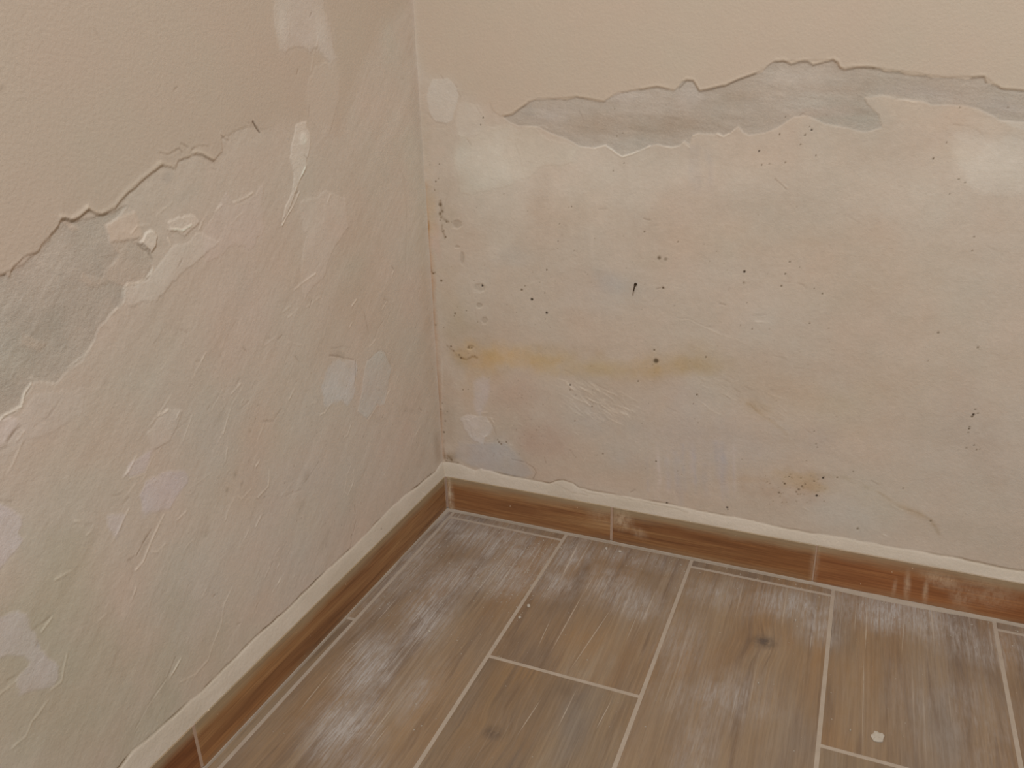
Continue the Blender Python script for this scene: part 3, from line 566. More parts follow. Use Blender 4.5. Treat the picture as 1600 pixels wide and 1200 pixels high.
MOULD = [(688, 322, 3), (690, 328, 2.5), (689, 335, 2.5), (692, 342, 2), (698, 346, 1.8), (691, 356, 1.6), (692, 362, 1.6), (694, 371, 2.2), (685, 345, 1.3), (687, 437, 2.2), (693, 440, 1.2), (675, 424, 2.2), (677, 426, 2), (684, 279, 1.6), (681, 284, 1.5), (676, 298, 1.2), (660, 257, 1), (673, 258, 1), (684, 256, 1.2), (704, 543, 2.2), (708, 548, 2), (716, 555, 2.2), (722, 558, 2), (733, 543, 2.6), (735, 545, 2), (745, 557, 1.8), (712, 490, 2), (711, 494, 1.6), (693, 511, 1.4), (682, 508, 2), (694, 632, 2.2), (697, 643, 1.6), (696, 658, 2), (697, 673, 3), (688, 635, 1.3), (724, 610, 1.5), (730, 608, 1.2), (786, 693, 1.8), (780, 685, 1.8), (790, 690, 1.4), (692, 724, 3), (697, 718, 3), (703, 722, 2.4), (712, 724, 2), (686, 728, 2.6), (780, 690, 2), (745, 504, 1.5), (728, 488, 1.6)]
for x, y, r in MOULD:
    j = rng.standard_normal(2)*1.6
    S.speck(x+j[0], y+j[1], r*(0.7+0.5*rng.random()), 0.35+0.35*rng.random(), (98, 80, 60))
for ln, wd_, k in [([(688, 316), (690, 328), (688, 335), (693, 341), (699, 346)], 2.0, .6), ([(691, 352), (690, 360), (693, 367), (695, 373)], 1.5, .65), ([(672, 418), (676, 425), (678, 428)], 1.6, .7), ([(700, 540), (708, 547), (717, 556), (730, 561), (738, 557), (746, 559)], 1.6, .6), ([(682, 728), (690, 722), (694, 724)], 2.0, .9), ([(697, 720), (706, 723), (716, 724)], 1.8, .8), ([(700, 712), (704, 716)], 2.5, .6), ([(694, 690), (695, 716)], 1.8, .5)]:
    S.stroke(ln, wd_, (-48*k, -52*k, -55*k), -0.25*k, rough=3)
for (x, y, rx, ry, k) in [(714, 350, 8, 7, 1), (722, 403, 4, 10, 1), (714, 386, 4, 2.5, .8), (749, 478, 5, 4, 1), (757, 501, 5, 6, .8), (750, 450, 10, 7, .6), (735, 543, 5, 4, 1)]:
    S.blob(x, y, rx*1.1, ry*1.1, 0, d=(-13*k, -12*k, -12*k), hard=0.6, noise=0.25, h=-0.6, ns=0.006)
    S.light([(x-rx, y+ry), (x, y+ry*1.25), (x+rx, y+ry*.6)], .5)
SPK = [(831, 468, 2.4, 1), (854, 489, 2.2, 1), (753.5, 446.5, 2.0, 1), (1163, 424.5, 2.0, .9), (854, 422, 1.4, .8), (1036, 450, 1.8, .8), (815, 453, 2.2, .6), (820, 447, 1.4, .4), (1025, 564, 4.6, .75), (1022, 547, 1.6, .7), (1103, 558, 1.5, .7), (1030, 403, 3.2, .5), (1040, 405, 3, .3), (893, 323, 1.2, .6), (1007, 362, 1.3, .7), (1059, 378, 1.2, .6), (874, 350, 1, .4), (872, 377, 1, .5), (897, 392, 1, .4), (851, 458, 1.2, .4), (891, 601.5, 1.6, .9), (891, 609, 1, .6), (925, 635, 1.3, .7), (1089, 617, 1.5, .8), (1083, 631, 1, .5), (1025, 721, 1.5, .8), (942, 709, 1.4, .6), (898, 658, 1.2, .6), (997, 596, 1.5, .6), (1186, 236, 1.3, .9), (1190, 258, 1.2, .7), (1218, 210, 1.3, .7), (1258, 211, 1.3, .8), (1268, 203, 1.3, .9), (1251, 226, 1, .6), (1275, 243, 1, .6), (1227, 254, 1.3, .5), (1227, 183, 1.1, .5), (1458, 248, 1.2, .8), (1498, 280, 1.2, .5), (1508, 285, 1.2, .4), (1479, 223, 1, .4), (1221, 447, 1.6, .6), (1234, 409, 1.3, .6), (1227, 428, 1.3, .7), (1285, 459, 1.4, .7), (1272, 451, 1, .6), (1265, 505, 1, .7), (1175, 514, 1, .6), (1157, 508, 1, .4), (1167, 473, 1, .4), (1162, 442, 2, .3), (1522, 370, 1.3, .4), (1519, 392, 1.2, .5), (1286, 747, 1.8, .9), (1272, 752, 1.4, .7), (1276, 774.5, 1.9, 1), (1226, 756, 1.8, .7), (1217, 770, 2, .5), (1248, 765, 2.2, .5), (1253, 760, 2, .5), (1258, 757, 1.6, .5), (1244, 769, 1.6, .5), (1233, 745, 1.2, .6), (1308, 746, 1.5, .6), (1333, 737, 1.2, .6), (1222, 785, 1.3, .4), (1340, 826, 2, .5), (1454, 814, 1.8, .5), (1411, 763, 1.5, .4), (1277, 699, 1.4, .4), (1275, 694, 1.3, .3), (1272, 674, 1.2, .4), (1260, 720, 1.2, .3), (1521, 648, 1.8, .9), (1519, 651, 1.6, .8), (1524, 640, 1.2, .7), (1528, 646, 1.2, .5), (1514, 670, 1.5, .8), (1515, 667, 1, .6), (1513, 676, 1.4, .4), (1522, 696, 1.2, .6), (1526, 703, 1.2, .5), (1531, 702, 1.1, .5), (1510, 700, 1.4, .3), (1528, 543, 1.6, .5), (1466, 520, 2, .4), (1450, 564, 1.3, .3), (975, 255, 1.2, .6), (958, 267, 1, .4), (964, 213, 1, .5), (973, 208, 1, .4), (1136, 793, 1.8, 1), (1137, 796, 1.4, .8), (1042, 786, 1.8, .9), (755, 184, 1.3, .7), (751, 195, 1.2, .5), (652, 170, 1.2, .6), (1265, 198, 1.1, .6), (1202, 256, 1, .3), (1008, 732, 1.2, .3), (1500, 168, 1, .4), (1575, 168, 1, .5), (960, 170, 1, .4), (787, 303, 1, .3), (1484, 303, 1, .4)]
for x, y, r, k in SPK: S.speck(x, y, r, min(k*1.15, 1), (48, 38, 28) if k > .85 else (92, 77, 58))
for i in range(120):
    x = 700+620*rng.random(); y = 320+440*rng.random()
    if y > 720+(x-700)*0.17: continue
    S.speck(x, y, 0.5+0.5*rng.random(), 0.18+0.25*rng.random(), (115, 98, 78))
for i in range(40):
    x = 1190+100*rng.random(); y = 738+50*rng.random(); S.speck(x, y, 0.6+0.7*rng.random(), 0.2+0.3*rng.random(), (105, 85, 58))
for i in range(30):
    x = 770+80*rng.random(); y = 590+130*rng.random(); S.speck(x, y, 0.7+0.8*rng.random(), 0.2+0.25*rng.random(), (120, 95, 78))
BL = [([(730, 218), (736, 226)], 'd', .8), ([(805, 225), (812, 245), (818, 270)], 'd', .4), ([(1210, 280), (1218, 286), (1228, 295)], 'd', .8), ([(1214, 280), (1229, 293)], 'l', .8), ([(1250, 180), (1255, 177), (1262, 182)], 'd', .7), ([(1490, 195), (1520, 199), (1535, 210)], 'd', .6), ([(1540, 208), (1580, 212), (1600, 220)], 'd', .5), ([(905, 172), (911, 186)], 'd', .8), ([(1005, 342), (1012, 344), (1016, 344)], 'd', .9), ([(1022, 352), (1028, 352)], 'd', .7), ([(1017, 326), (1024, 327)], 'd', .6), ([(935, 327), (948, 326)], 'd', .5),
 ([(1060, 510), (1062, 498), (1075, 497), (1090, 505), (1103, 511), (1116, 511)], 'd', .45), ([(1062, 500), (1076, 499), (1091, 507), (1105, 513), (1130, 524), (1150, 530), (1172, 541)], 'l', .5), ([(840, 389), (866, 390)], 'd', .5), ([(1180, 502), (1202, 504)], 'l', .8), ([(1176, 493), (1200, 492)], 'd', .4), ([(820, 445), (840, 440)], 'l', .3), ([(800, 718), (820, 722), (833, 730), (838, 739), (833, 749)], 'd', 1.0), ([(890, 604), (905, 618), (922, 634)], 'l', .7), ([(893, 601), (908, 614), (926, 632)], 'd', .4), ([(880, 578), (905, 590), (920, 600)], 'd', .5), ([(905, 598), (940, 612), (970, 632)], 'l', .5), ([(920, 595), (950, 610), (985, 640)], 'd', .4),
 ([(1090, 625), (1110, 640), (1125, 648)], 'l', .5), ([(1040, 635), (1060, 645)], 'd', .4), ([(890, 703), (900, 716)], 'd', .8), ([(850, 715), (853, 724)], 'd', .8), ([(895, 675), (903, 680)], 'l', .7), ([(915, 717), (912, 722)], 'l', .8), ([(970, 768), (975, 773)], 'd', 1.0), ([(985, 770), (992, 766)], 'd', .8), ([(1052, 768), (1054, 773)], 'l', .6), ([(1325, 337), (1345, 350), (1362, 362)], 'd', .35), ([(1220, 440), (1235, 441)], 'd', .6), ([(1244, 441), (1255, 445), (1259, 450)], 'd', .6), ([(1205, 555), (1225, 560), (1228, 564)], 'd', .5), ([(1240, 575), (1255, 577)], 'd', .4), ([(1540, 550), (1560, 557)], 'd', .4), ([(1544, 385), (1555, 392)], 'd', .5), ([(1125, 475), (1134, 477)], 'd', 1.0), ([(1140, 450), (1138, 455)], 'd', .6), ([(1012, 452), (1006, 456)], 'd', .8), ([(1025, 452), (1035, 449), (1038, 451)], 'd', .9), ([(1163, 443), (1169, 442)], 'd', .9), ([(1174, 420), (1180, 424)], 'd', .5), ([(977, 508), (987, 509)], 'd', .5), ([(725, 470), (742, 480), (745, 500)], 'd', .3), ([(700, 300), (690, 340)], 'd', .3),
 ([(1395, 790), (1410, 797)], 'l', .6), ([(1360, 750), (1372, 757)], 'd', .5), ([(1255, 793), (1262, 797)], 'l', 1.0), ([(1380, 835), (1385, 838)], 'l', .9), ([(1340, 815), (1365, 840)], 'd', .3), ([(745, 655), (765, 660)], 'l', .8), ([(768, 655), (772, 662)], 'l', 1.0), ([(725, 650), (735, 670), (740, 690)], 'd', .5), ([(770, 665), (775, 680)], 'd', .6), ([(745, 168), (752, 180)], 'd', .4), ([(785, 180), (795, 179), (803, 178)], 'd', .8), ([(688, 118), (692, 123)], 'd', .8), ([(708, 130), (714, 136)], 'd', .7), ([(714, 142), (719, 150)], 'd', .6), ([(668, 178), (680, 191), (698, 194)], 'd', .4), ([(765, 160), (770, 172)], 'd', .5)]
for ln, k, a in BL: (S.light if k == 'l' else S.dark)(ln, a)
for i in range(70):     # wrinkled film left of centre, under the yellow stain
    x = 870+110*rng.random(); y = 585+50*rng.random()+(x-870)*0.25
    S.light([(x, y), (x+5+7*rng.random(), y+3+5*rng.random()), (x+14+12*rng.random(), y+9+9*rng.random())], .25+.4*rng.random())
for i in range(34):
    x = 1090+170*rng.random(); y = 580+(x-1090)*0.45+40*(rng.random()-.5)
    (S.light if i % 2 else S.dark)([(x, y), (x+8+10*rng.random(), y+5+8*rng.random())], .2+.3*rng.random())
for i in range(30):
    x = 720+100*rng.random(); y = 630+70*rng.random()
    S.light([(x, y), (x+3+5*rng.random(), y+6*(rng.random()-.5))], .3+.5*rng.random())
corner(S)
fillet(S, CR_B, None, lab='bright filler fillet along the top of the skirting tiles')
S.stroke([(905, 763), (920, 770), (945, 774), (960, 774), (985, 780), (1010, 785), (1060, 795), (1075, 800)], 0.9, (-9, -10, -12), -0.2)
S.stroke([(870, 756), (895, 768), (920, 773)], 0.8, (-9, -10, -12), -0.2)
wall_back = S.build('wall_back', None)

# nail in the back wall
m = NT('rusty_iron', 0.7, 0.4); m.color(m.ramp(m.noise(m.pos(), 900, 3), [(0.3, (0.035, 0.022, 0.012)), (0.8, (0.10, 0.055, 0.025))])); m.b.inputs['Metallic'].default_value = 0.4
MAT_RUST = m.m
def tube(bm, pts, rad, seg=8):
    rings = []
    for i, p in enumerate(pts):
        p = Vector(p); d = (Vector(pts[min(i+1, len(pts)-1)])-Vector(pts[max(i-1, 0)])).normalized()
        a = d.orthogonal().normalized(); b = d.cross(a)
        rings.append([bm.verts.new(p+(a*math.cos(t)+b*math.sin(t))*rad[i]) for t in [2*math.pi*k/seg for k in range(seg)]])
    for r0, r1 in zip(rings, rings[1:]):
        for k in range(seg): bm.faces.new((r0[k], r0[(k+1) % seg], r1[(k+1) % seg], r1[k]))
    bm.faces.new(rings[0][::-1]); bm.faces.new(rings[-1])
def bm_obj(name, bm, mat, parent=None, smooth=True):
    bmesh.ops.recalc_face_normals(bm, faces=bm.faces)
    me = bpy.data.meshes.new(name); bm.to_mesh(me); bm.free(); me.materials.append(mat)
    for p in me.polygons: p.use_smooth = smooth
    return link(bpy.data.objects.new(name, me), parent)
a = un(993.2, 444.5, 'B'); b = un(991.2, 457, 'B')
bm = bmesh.new()
tube(bm, [(a[0], a[1]+0.012, a[2]+0.002), (a[0], a[1]-0.0015, a[2]), (a[0]-0.0004, a[1]-0.004, a[2]-0.002), (b[0], b[1]-0.005, b[2]+0.0035), (b[0], b[1]-0.0055, b[2]+0.0030)], [0.0010, 0.0010, 0.0010, 0.0009, 0.0006])
nail = bm_obj('nail', bm, MAT_RUST, wall_back); nail['label'] = 'small rusty bent nail'
bm = bmesh.new(); tube(bm, [(a[0], a[1]-0.0005, a[2]+0.0006), (a[0], a[1]-0.0022, a[2]+0.0002)], [0.0021, 0.0019])
bm_obj('nail_head', bm, MAT_RUST, nail, False)

# =========================================================== FLOOR
m = NT('grout', 0.95, 0.1); p = m.pos()
m.color(m.mix(m.noise(p, 60, 4), alb((160, 142, 122))*0.68, alb((180, 163, 144))*0.68)); m.bump(m.noise(p, 700, 3), 0.0005)
MAT_GROUT = m.m
m = NT('skirting_joint_grout', 0.95, 0.1); m.color(m.mix(m.noise(m.pos(), 120, 3), alb((160, 132, 110))*0.8, alb((180, 154, 132))*0.8)); MAT_JOINT = m.m
PW, GAP = 0.2, 0.0042
X0 = 0.01377

def wood_floor():
    m = NT('wood_look_porcelain', 0.55, 0.35)
    oc = m.n('ShaderNodeTexCoord').outputs['Object']; P = m.pos()
    oi = m.n('ShaderNodeObjectInfo'); rnd = oi.outputs['Random']
    off = m.n('ShaderNodeCombineXYZ'); m.put(off.inputs[0], m.math('MULTIPLY', rnd, 37.0)); m.put(off.inputs[1], m.math('MULTIPLY', rnd, 91.0)); m.put(off.inputs[2], m.math('MULTIPLY', rnd, 13.0))
    v = m.n('ShaderNodeVectorMath', operation='ADD'); m.put(v.inputs[0], oc); m.put(v.inputs[1], off.outputs[0]); v = v.outputs[0]
    # knots bend the grain
    knots = [(0.538, -0.152, 0.030, 0.022), (0.272, -0.4196, 0.022, 0.018), (0.7, -0.52, 0.03, 0.02)]
    kn = None
    for (x, y, rx, ry) in knots:
        b = m.blob(P, x, y, rx*2.6, ry*2.6, 0, 0.0, 1.0); kn = b if kn is None else m.math('MAXIMUM', kn, b)
    kc = None
    for (x, y, rx, ry) in knots:
        b = m.blob(P, x, y, rx*0.8, ry*0.9, 0.3, 0.0, 1.0); kc = b if kc is None else m.math('MAXIMUM', kc, b)
    warp = m.n('ShaderNodeCombineXYZ'); m.put(warp.inputs[1], m.math('MULTIPLY', kn, 0.007))
    v2 = m.n('ShaderNodeVectorMath', operation='ADD'); m.put(v2.inputs[0], v); m.put(v2.inputs[1], warp.outputs[0]); v2 = v2.outputs[0]
    g1 = m.noise(m.mapping(v2, scale=(2.6, 22, 1)), 1.0, 4, 0.6, 0.8)
    g2 = m.noise(m.mapping(v2, scale=(9, 330, 1)), 1.0, 4, 0.65, 0.3)
    g3 = m.noise(m.mapping(v2, scale=(3.4, 10, 1)), 1.0, 3, 0.5, 0.4)
    g4 = m.noise(m.mapping(v2, scale=(5, 75, 1)), 1.0, 3, 0.6, 0.5)
    c = m.ramp(g1, [(0.28, alb((108, 87, 68))), (0.47, alb((133, 109, 83))), (0.62, alb((143, 119, 91))), (0.80, alb((153, 135, 112)))])
    c = m.mix(m.mapr(g3, 0.46, 0.72, 0, 0.75), c, alb((141, 107, 70)))
    c = m.mix(m.mapr(g3, 0.47, 0.25, 0, 0.65), c, alb((122, 110, 98)))
    c = m.mix(m.mapr(g4, 0.55, 0.70, 0, 0.55), c, alb((104, 81, 61)))
    c = m.mix(m.mapr(g2, 0.38, 0.66, 0.26, 0.0), c, alb((92, 74, 58)))
    c = m.mix(m.math('MULTIPLY', kc, m.mapr(m.noise(m.mapping(P, scale=(1, 0.6, 1)), 130, 3, 0.6), 0.3, 0.6, 0.25, 0.95)), c, alb((74, 61, 52)))
    tone = m.n('ShaderNodeMix', data_type='RGBA', blend_type='MULTIPLY'); tone.inputs[0].default_value = 1.0
    m.put(tone.inputs[6], c); m.put(tone.inputs[7], oi.outputs['Color']); c = tone.outputs[2]
    # warmer, cleaner print where the planks are worn
    for (x, y, rx, ry, a_, k) in [(0.185, -0.42, 0.035, 0.13, 0, .7), (0.31, -0.23, 0.09, 0.055, 0, .65), (0.62, -0.17, 0.10, 0.05, 0, .5), (0.29, -0.42, 0.06, 0.10, 0, .35), (0.64, -0.24, .06, .06, 0, .4), (0.19, -0.20, 0.04, 0.08, 0.3, .35)]:
        c = m.mix(m.math('MULTIPLY', m.blob(P, x, y, rx*1.2, ry*1.2, a_, 0.0, 1.0), m.mapr(g4, 0.35, 0.6, k, k*0.35)), c, alb((146, 113, 76)))
    # lime dust: scuffed smears where the plaster was sanded, packed into the grain
    B = [(0.045, -0.045, 0.09, 0.05, -0.7, 1.1), (0.12, -0.06, 0.16, 0.07, -0.2, .95), (0.165, -0.13, 0.07, 0.08, 0.0, .85), (0.10, -0.17, 0.10, 0.06, 0.8, .9), (0.10, -0.26, 0.05, 0.13, 0.15, .95), (0.085, -0.38, 0.050, 0.10, 0.2, 1.2), (0.11, -0.47, 0.06, 0.08, 0.2, 1.1), (0.16, -0.40, 0.03, 0.08, 0.0, .5), (0.155, -0.53, 0.05, 0.05, 0, .6),
         (0.24, -0.05, 0.05, 0.07, 0.0, .9), (0.24, -0.13, 0.05, 0.05, 0.0, .85), (0.31, -0.10, 0.06, 0.07, 0.0, .75), (0.36, -0.13, 0.06, 0.05, 0.0, .9), (0.33, -0.03, 0.12, 0.035, 0, .55), (0.47, -0.07, 0.10, 0.05, 0, .55), (0.56, -0.06, 0.10, 0.05, 0, .9), (0.60, -0.10, 0.04, 0.05, 0, .8), (0.70, -0.035, 0.14, 0.055, 0.03, 1.15), (0.80, -0.06, 0.10, 0.06, 0, .7), (0.50, -0.27, 0.10, 0.06, 0.4, .5), (0.44, -0.20, 0.05, 0.10, 0, .35), (0.76, -0.20, 0.10, 0.12, 0, .3), (0.02, -0.15, 0.05, 0.2, 0.0, .6), (0.90, -0.03, 0.1, 0.05, 0, .8), (0.49, -0.36, 0.03, 0.12, 0.0, .4)]
    d = None
    for (x, y, rx, ry, a, k) in B:
        b = m.math('MULTIPLY', m.blob(P, x, y, rx*1.15, ry*1.15, a, 0.05, 1.0), k)
        d = b if d is None else m.math('MAXIMUM', d, b)
    cloud = m.noise(P, 22, 5, 0.65, 0.8)
    wisp = m.noise(m.mapping(P, rot=(0, 0, 0.6), scale=(60, 16, 1)), 1.0, 4, 0.6, 1.2)
    st = m.noise(m.mapping(P, scale=(260, 9, 1)), 1.0, 3, 0.6)
    st2 = m.noise(m.mapping(P, scale=(520, 60, 1)), 1.0, 2, 0.6)
    veil = m.math('ADD', m.math('MULTIPLY', d, 1.05), 0.11)
    den = m.math('ADD', m.math('MULTIPLY', m.mapr(cloud, 0.30, 0.68), 0.60), m.math('MULTIPLY', m.mapr(wisp, 0.36, 0.62), 0.40))
    den = m.math('MULTIPLY', m.math('ADD', m.math('MULTIPLY', den, 0.72), 0.28), veil)
    den = m.math('MULTIPLY', den, m.math('ADD', m.math('MULTIPLY', m.mapr(st, 0.30, 0.66), 0.62), 0.38))
    den = m.math('MULTIPLY', den, m.mapr(st2, 0.25, 0.62, 0.40, 1.2), clamp=True)
    c = m.mix(m.math('MULTIPLY', den, 0.95), c, alb((168, 157, 146)))
    # long grain pores packed white
    lines = None
    for (xa, ya, xb, yb, wd) in [(802, 850, 747, 923, 1), (851, 846, 811, 910, 1), (907, 842, 873, 912, 2.2), (929, 898, 911, 930, 1), (912, 926, 857, 1025, 1.3), (960, 944, 887, 1052, 1.1), (861, 966, 840, 1012, 1), (902, 1075, 867, 1146, 1.1), (847, 1090, 806, 1152, 1), (955, 1095, 930, 1142, 1),
            (622, 932, 585, 975, 1), (585, 977, 522, 1040, 1), (520, 1045, 464, 1115, 1.1), (622, 1095, 560, 1174, 1), (762, 902, 742, 928, 1), (1355, 935, 1352, 1018, 1.2), (1414, 952, 1409, 1022, 1), (1230, 922, 1221, 982, 1), (1269, 982, 1265, 1022, .8), (1350, 1020, 1347, 1178, .7), (700, 900, 640, 975, .8), (660, 870, 600, 945, .8), (880, 880, 845, 940, 1), (945, 895, 925, 930, .8), (1390, 945, 1386, 1000, .8), (1440, 960, 1438, 1000, .8), (1338, 940, 1335, 990, .8), (1373, 940, 1371, 985, .7), (735, 870, 700, 918, .8), (690, 960, 640, 1020, .7), (610, 1130, 575, 1175, .8), (1000, 950, 975, 1010, .8)]:
        a_, b_ = un(xa, ya, 'F'), un(xb, yb, 'F'); c_ = (a_+b_)/2; e_ = a_-b_
        b = m.blob(P, c_[0], c_[1], 0.00075*wd, np.linalg.norm(e_)*0.56, math.atan2(-e_[0], e_[1]), 0.35, 1.0)
        b = m.math('MULTIPLY', b, min(0.62+0.2*wd, 1.0)); lines = b if lines is None else m.math('MAXIMUM', lines, b)
    pore = m.noise(m.mapping(v, scale=(4.5, 260, 1)), 1.0, 1, 0.4)
    pm = m.math('MULTIPLY', m.mapr(pore, 0.66, 0.76), m.math('MINIMUM', m.math('ADD', m.math('MULTIPLY', d, 0.6), 0.12), 0.7))
    pm = m.math('MAXIMUM', pm, m.math('MULTIPLY', lines, m.mapr(m.noise(P, 90, 2), 0.3, 0.5, 0.45, 1.0)))
    c = m.mix(m.math('MULTIPLY', pm, 0.72), c, alb((186, 170, 150)))
    # gritty plaster flecks
    sp = m.noise(P, 420, 2, 0.6)
    fm = m.math('MULTIPLY', m.mapr(sp, 0.69, 0.74), m.mapr(d, 0.35, 1.0))
    c = m.mix(m.math('MULTIPLY', fm, 0.7), c, alb((196, 185, 170)))
    fac = m.n('ShaderNodeMix', data_type='RGBA', blend_type='MULTIPLY'); fac.inputs[0].default_value = 1.0
    m.put(fac.inputs[6], c); fac.inputs[7].default_value = (0.70, 0.70, 0.705, 1); c = fac.outputs[2]
    m.color(c)
    m.put(m.b.inputs['Roughness'], m.mapr(den, 0, 0.6, 0.50, 0.9))
    m.bump(m.math('ADD', g2, m.math('MULTIPLY', den, 0.6)), 0.0005, 0.7)
    return m.m
MAT_PLANK = wood_floor()

floor = bevel_box('floor', (2.7, 2.7, 0.04), (1.22, -1.32, -0.0203), MAT_GROUT, None, 0)
tag(floor, kind='structure')
tones = [(1.0, 1.0, 1.0), (1.02, 0.99, 0.95), (0.98, 1.0, 1.0), (0.96, 0.95, 0.93), (1.03, 1.02, 1.01)]
def plank(x0, x1, y0, y1):
    # y0 nearer the back wall (greater y); local X runs along the plank
    if x1-x0 < 0.004 or y0-y1 < 0.004: return
    L = y0-y1; Wd = x1-x0
    o = bevel_box('plank', (L, Wd, 0.009), (0, 0, -0.0045), MAT_PLANK, floor, 0.0007, math.pi/2, ((x0+x1)/2, (y0+y1)/2, 0.0))
    o.color = (*tones[(int(x0*50)+int(-y1*31)) % 5], 1)
    return o
LEN = 0.6
for c in range(-1, 8):
    xa = X0+c*PW+GAP/2; xb = X0+(c+1)*PW-GAP/2
    if c == -1: xa = -0.003
    j0 = -0.0193 if c % 2 == 0 else -0.3045
    ys = [0.004, j0+0.0] + [j0-LEN*k for k in range(1, 4)] if c % 2 == 0 else [0.004, j0] + [j0-LEN*k for k in range(1, 3)]
    for i, (ya, yb) in enumerate(zip(ys, ys[1:])):
        if yb < -1.9: continue
        plank(xa, xb, ya-(0.004+GAP/2 if i == 0 else GAP/2), yb+GAP/2)

# =========================================================== SKIRTING TILES
def wood_skirt():
    m = NT('red_brown_wood_look_tile', 0.5, 0.35)
    oc = m.n('ShaderNodeTexCoord').outputs['Object']; P = m.pos()
    oi = m.n('ShaderNodeObjectInfo'); rnd = oi.outputs['Random']
    off = m.n('ShaderNodeCombineXYZ')
    for i, q in enumerate((37.0, 0.0, 53.0)): m.put(off.inputs[i], m.math('MULTIPLY', rnd, q))
    v = m.n('ShaderNodeVectorMath', operation='ADD'); m.put(v.inputs[0], oc); m.put(v.inputs[1], off.outputs[0]); v = v.outputs[0]
    g1 = m.noise(m.mapping(v, scale=(3.5, 1, 55)), 1.0, 4, 0.6, 0.7)
    g2 = m.noise(m.mapping(v, scale=(9, 1, 420)), 1.0, 3, 0.6, 0.2)
    g3 = m.noise(m.mapping(v, scale=(2.5, 1, 14)), 1.0, 2, 0.5)
    c = m.ramp(g1, [(0.28, alb((74, 45, 27))), (0.45, alb((104, 69, 43))), (0.60, alb((118, 83, 53))), (0.8, alb((132, 101, 70)))])
    c = m.mix(m.mapr(g3, 0.45, 0.7, 0, 0.55), c, alb((118, 76, 44)))
    c = m.mix(m.mapr(g2, 0.38, 0.62, 0.35, 0), c, alb((72, 42, 24)))
    tone = m.mix(1.0, c, oi.outputs['Color'], 'MULTIPLY')
    sx = m.n('ShaderNodeSeparateXYZ'); m.put(sx.inputs[0], P)
    zn = m.math('ADD', sx.outputs[2], m.math('MULTIPLY', m.math('SUBTRACT', m.noise(m.mapping(P, scale=(14, 14, 60)), 1.0, 3), 0.5), 0.020))
    top = m.mapr(zn, 0.043, 0.064, 0, 0.66)
    c = m.mix(top, tone, alb((118, 104, 84)))
    low = m.mapr(zn, 0.014, 0.003, 0, 0.35)
    c = m.mix(low, c, alb((110, 88, 68)))
    # plaster smears wiped over the tiles
    xz = m.n('ShaderNodeCombineXYZ'); m.put(xz.inputs[0], m.math('ADD', sx.outputs[0], m.math('MULTIPLY', sx.outputs[1], 3.0))); m.put(xz.inputs[1], sx.outputs[2]); xz = xz.outputs[0]
    d = None
    for (x, zz, rx, rz, a, k) in [(0.006, 0.034, 0.010, 0.055, 0.05, .85), (0.0065, 0.034, 0.0022, 0.06, 0.04, 1.2), (0.0015, 0.034, 0.0016, 0.06, 0.0, 1.1), (-0.010, 0.034, 0.004, 0.06, 0.0, 1.0), (0.303, 0.044, 0.022, 0.024, -0.7, .7), (0.330, 0.028, 0.020, 0.012, -.4, .35), (0.27, 0.045, 0.03, 0.02, 0, .2), (0.745, 0.045, 0.035, 0.016, -.2, .5), (0.77, 0.03, 0.02, 0.03, 0.4, .35), (0.705, 0.028, 0.006, 0.03, 0.1, .5), (0.728, 0.025, 0.005, 0.03, 0.1, .45), (0.585, 0.03, 0.008, 0.05, 0, .3), (0.69, 0.02, 0.004, 0.02, 0, .3), (0.80, 0.04, 0.05, 0.03, 0, .3)]:
        b = m.math('MULTIPLY', m.blob(xz, x, zz, rx, rz, a, 0.1, 1.1), k); d = b if d is None else m.math('MAXIMUM', d, b)
    n = m.noise(m.mapping(P, scale=(1, 1, 0.5)), 160, 4, 0.65)
    dm = m.math('MULTIPLY', d, m.mapr(n, 0.32, 0.62, 0.25, 1.0))
    c = m.mix(m.math('MULTIPLY', dm, 0.8), c, alb((160, 140, 118)))
    fl = m.mapr(m.noise(m.mapping(P, scale=(1, 1, 0.45)), 330, 1, 0.5), 0.775, 0.80, 0, 0.6)
    c = m.mix(fl, c, alb((180, 160, 138)))
    fac = m.mix(1.0, c, (1.47, 1.54, 1.48), 'MULTIPLY')
    m.color(fac); m.bump(g2, 0.0004, 0.6)
    return m.m
MAT_SKIRT = wood_skirt()
TH = 0.0085
base_back = bevel_box('baseboard_back', (2.62, TH-0.001, BH-0.006), (1.305-T, 0.0008+(TH-0.001)/2, BH/2+0.002), MAT_JOINT, None, 0); tag(base_back, kind='structure')
base_left = bevel_box('baseboard_left', (TH-0.001, 2.60, BH-0.006), (-0.0008-(TH-0.001)/2, -1.30, BH/2+0.002), MAT_JOINT, None, 0); tag(base_left, kind='structure')
def skirt(parent, a, b, side, tone):
    L = b-a
    if side == 'B': o = bevel_box('tile', (L, TH, BH-0.003), (0, TH/2, 0), MAT_SKIRT, parent, 0.0009, 0.0, ((a+b)/2, 0.0, 0.003+(BH-0.003)/2))
    else: o = bevel_box('tile', (L, TH, BH-0.003), (0, TH/2, 0), MAT_SKIRT, parent, 0.0009, math.pi/2, (0.0, -(a+b)/2, 0.003+(BH-0.003)/2))
    o.color = (*tone, 1)
for a, b, tn in [(0.0022, 0.2852, (1.0, 1.0, 1.0)), (0.2890, 0.5842, (0.92, 0.90, 0.88)), (0.5858, 0.884, (0.95, 0.84, 0.80)), (0.8875, 1.184, (0.98, 0.95, 0.9)), (1.187, 1.484, (1, 1, 1)), (1.487, 1.784, (.95, .93, .9))]:
    skirt(base_back, a, b, 'B', tn)
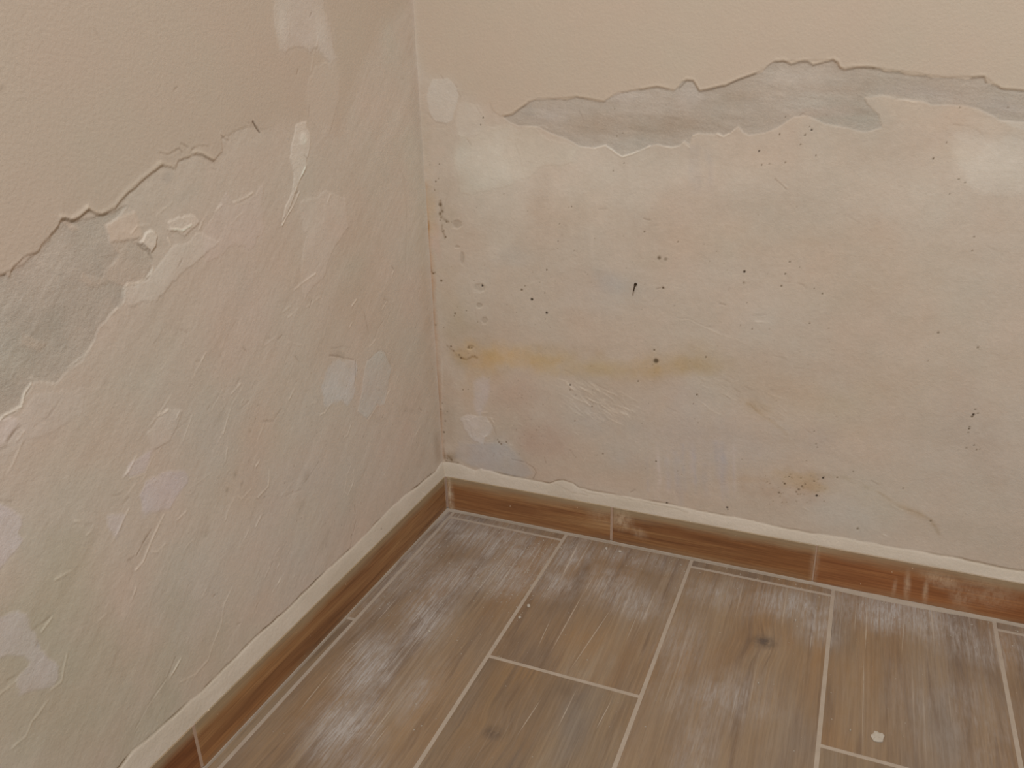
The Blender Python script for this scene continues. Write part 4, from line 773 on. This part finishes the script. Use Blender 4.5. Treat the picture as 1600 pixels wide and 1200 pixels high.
for a, b, tn in [(0.0018, 0.5812, (1.04, 1.10, 1.12)), (0.5850, 1.182, (0.84, 0.70, 0.62)), (1.186, 1.784, (1, 1, 1))]:
    skirt(base_left, a, b, 'L', tn)
# ragged grout bead along the foot of the tiles
def bead(name, parent, side, length):
    n = 420; vs = []; fs = []
    t = np.linspace(0.0, length, n)
    w1 = 0.0016 + 0.0012*fbm(t, t*0+3.0, 0.02, 4, 2.0) + 0.0030*np.clip(fbm(t, t*0+9.0, 0.15, 2, 5.0), 0, 1)
    if side == 'B': w1 = w1 + 0.0035*np.exp(-((t-0.70)/0.13)**2) + 0.002*np.exp(-(t/0.05)**2)
    else: w1 = w1*0.75 + 0.0035*np.exp(-(t/0.06)**2)
    h1 = 0.0036 + 0.0008*fbm(t, t*0+5.0, 0.02, 3, 7.0)
    for i in range(n):
        for (dd, zz) in ((0.0025, h1[i]), (-0.0006, h1[i]), (-w1[i]*0.5, 0.0018), (-w1[i], 0.0002), (-w1[i]-0.0004, -0.002)):
            vs.append((t[i], dd, zz) if side == 'B' else (-dd, -t[i], zz))
    for i in range(n-1):
        for k in range(4):
            a = i*5+k; q = (a, a+1, a+6, a+5)
            fs.append(q if side == 'L' else q[::-1])
    o = mesh_obj(name, vs, fs, MAT_GROUT, parent, True)
    bm = bmesh.new(); bm.from_mesh(o.data); bmesh.ops.recalc_face_normals(bm, faces=bm.faces); bm.to_mesh(o.data); bm.free()
    return o
bead('grout_bead', base_back, 'B', 1.75); bead('grout_bead', base_left, 'L', 1.75)

# =========================================================== LOOSE BITS ON THE FLOOR
m = NT('paint_chip', 0.8, 0.2); m.color(m.mix(m.noise(m.pos(), 300, 3), alb((176, 164, 146))*0.66, alb((190, 176, 158))*0.66)); MAT_CHIP = m.m
def chip(name, poly, thick, dome, label, cat, group=None):
    pts = [un(x, y, 'F') for x, y in poly]
    c = sum(pts)/len(pts)
    bm = bmesh.new(); rings = []
    for (s_, zz) in ((1.0, 0.0001), (1.0, thick), (0.85, thick+dome*0.5), (0.45, thick+dome)):
        rings.append([bm.verts.new(((p[0]-c[0])*s_, (p[1]-c[1])*s_, zz+(0.0002*math.sin(i*2.3) if zz > 0.0002 else 0))) for i, p in enumerate(pts)])
    n = len(pts)
    for r0, r1 in zip(rings, rings[1:]):
        for k in range(n): bm.faces.new((r0[k], r0[(k+1) % n], r1[(k+1) % n], r1[k]))
    bm.faces.new(rings[0][::-1]); bm.faces.new(rings[-1])
    o = bm_obj(name, bm, MAT_CHIP, None, False); o.location = (c[0], c[1], 0.0)
    return tag(o, label, cat, group)
chip('paint_flake', [(1365.8, 1142.9), (1370.8, 1144.2), (1373.3, 1145.8), (1378.3, 1146.5), (1381.9, 1150.8), (1380.4, 1153.8), (1379, 1160), (1372.5, 1160), (1366.7, 1159), (1363.8, 1157.5), (1362.5, 1155), (1360.4, 1151.7), (1360.4, 1148.8), (1363.8, 1147.5)],
     0.0011, 0.0006, 'large cream flake of wall paint lying alone on a floor plank', 'flake')
def crumb(x, y, r, ry, label):
    k = random.Random(int(x*7+y)); n = 8
    chip('plaster_crumb', [(x+r*math.cos(2*math.pi*i/n)*k.uniform(.7, 1.1), y+ry*math.sin(2*math.pi*i/n)*k.uniform(.7, 1.1)) for i in range(n)][::-1], 0.0012, 0.0008, label, 'crumb', 'plaster crumbs on the floor')
crumb(947.5, 857.5, 2.2, 2.8, 'tiny cream plaster crumb just below the vertical joint in the back skirting tiles')
crumb(968.5, 862, 3.2, 1.6, 'tiny flat cream plaster crumb, second one right of the skirting tile joint')
crumb(826, 947, 3.0, 2.6, 'small pale plaster crumb on the plank edge beside the slanting grout line')
crumb(812, 965, 2.8, 2.0, 'small pale plaster crumb hugging the slanting grout line, nearer the room')
crumb(1328.5, 1141.5, 1.4, 1.3, 'speck of plaster left of the large cream paint flake')
crumb(671, 987, 2.6, 1.5, 'pale plaster crumb in the dusty smear on the plank nearest the left skirting')
crumb(1184.5, 1068, 1.2, 1.2, 'white plaster speck below the dark knot in the plank')
crumb(1243, 970, 1.4, 1.2, 'white plaster speck in the dust near the back skirting, left of a grout line')
# countless grit
vs, fs = [], []
for i in range(1100):
    t = rng.random()
    if t < 0.35: x, y = 0.02+0.22*rng.random(), -0.02-0.30*rng.random()**1.3
    elif t < 0.6: x, y = 0.85*rng.random(), -0.006-0.05*rng.random()**1.5
    elif t < 0.8: x, y = 0.18+0.03*rng.standard_normal()*0.8, -0.04-0.16*rng.random()
    else: x, y = 0.03+0.8*rng.random(), -0.02-0.5*rng.random()
    if x < 0.004 or y > -0.004: continue
    r = 0.0003+0.0009*rng.random()**3
    b = len(vs); a0 = rng.random()*6.28
    for k in range(3): vs.append((x+r*math.cos(a0+k*2.09)*1.3, y+r*math.sin(a0+k*2.09), 0.0))
    vs.append((x, y, r*1.1))
    fs += [(b, b+1, b+3), (b+1, b+2, b+3), (b+2, b, b+3)]
grit = mesh_obj('plaster_grit', vs, fs, MAT_CHIP)
tag(grit, 'fine white plaster grit scattered on the planks along both walls', 'grit', kind='stuff')
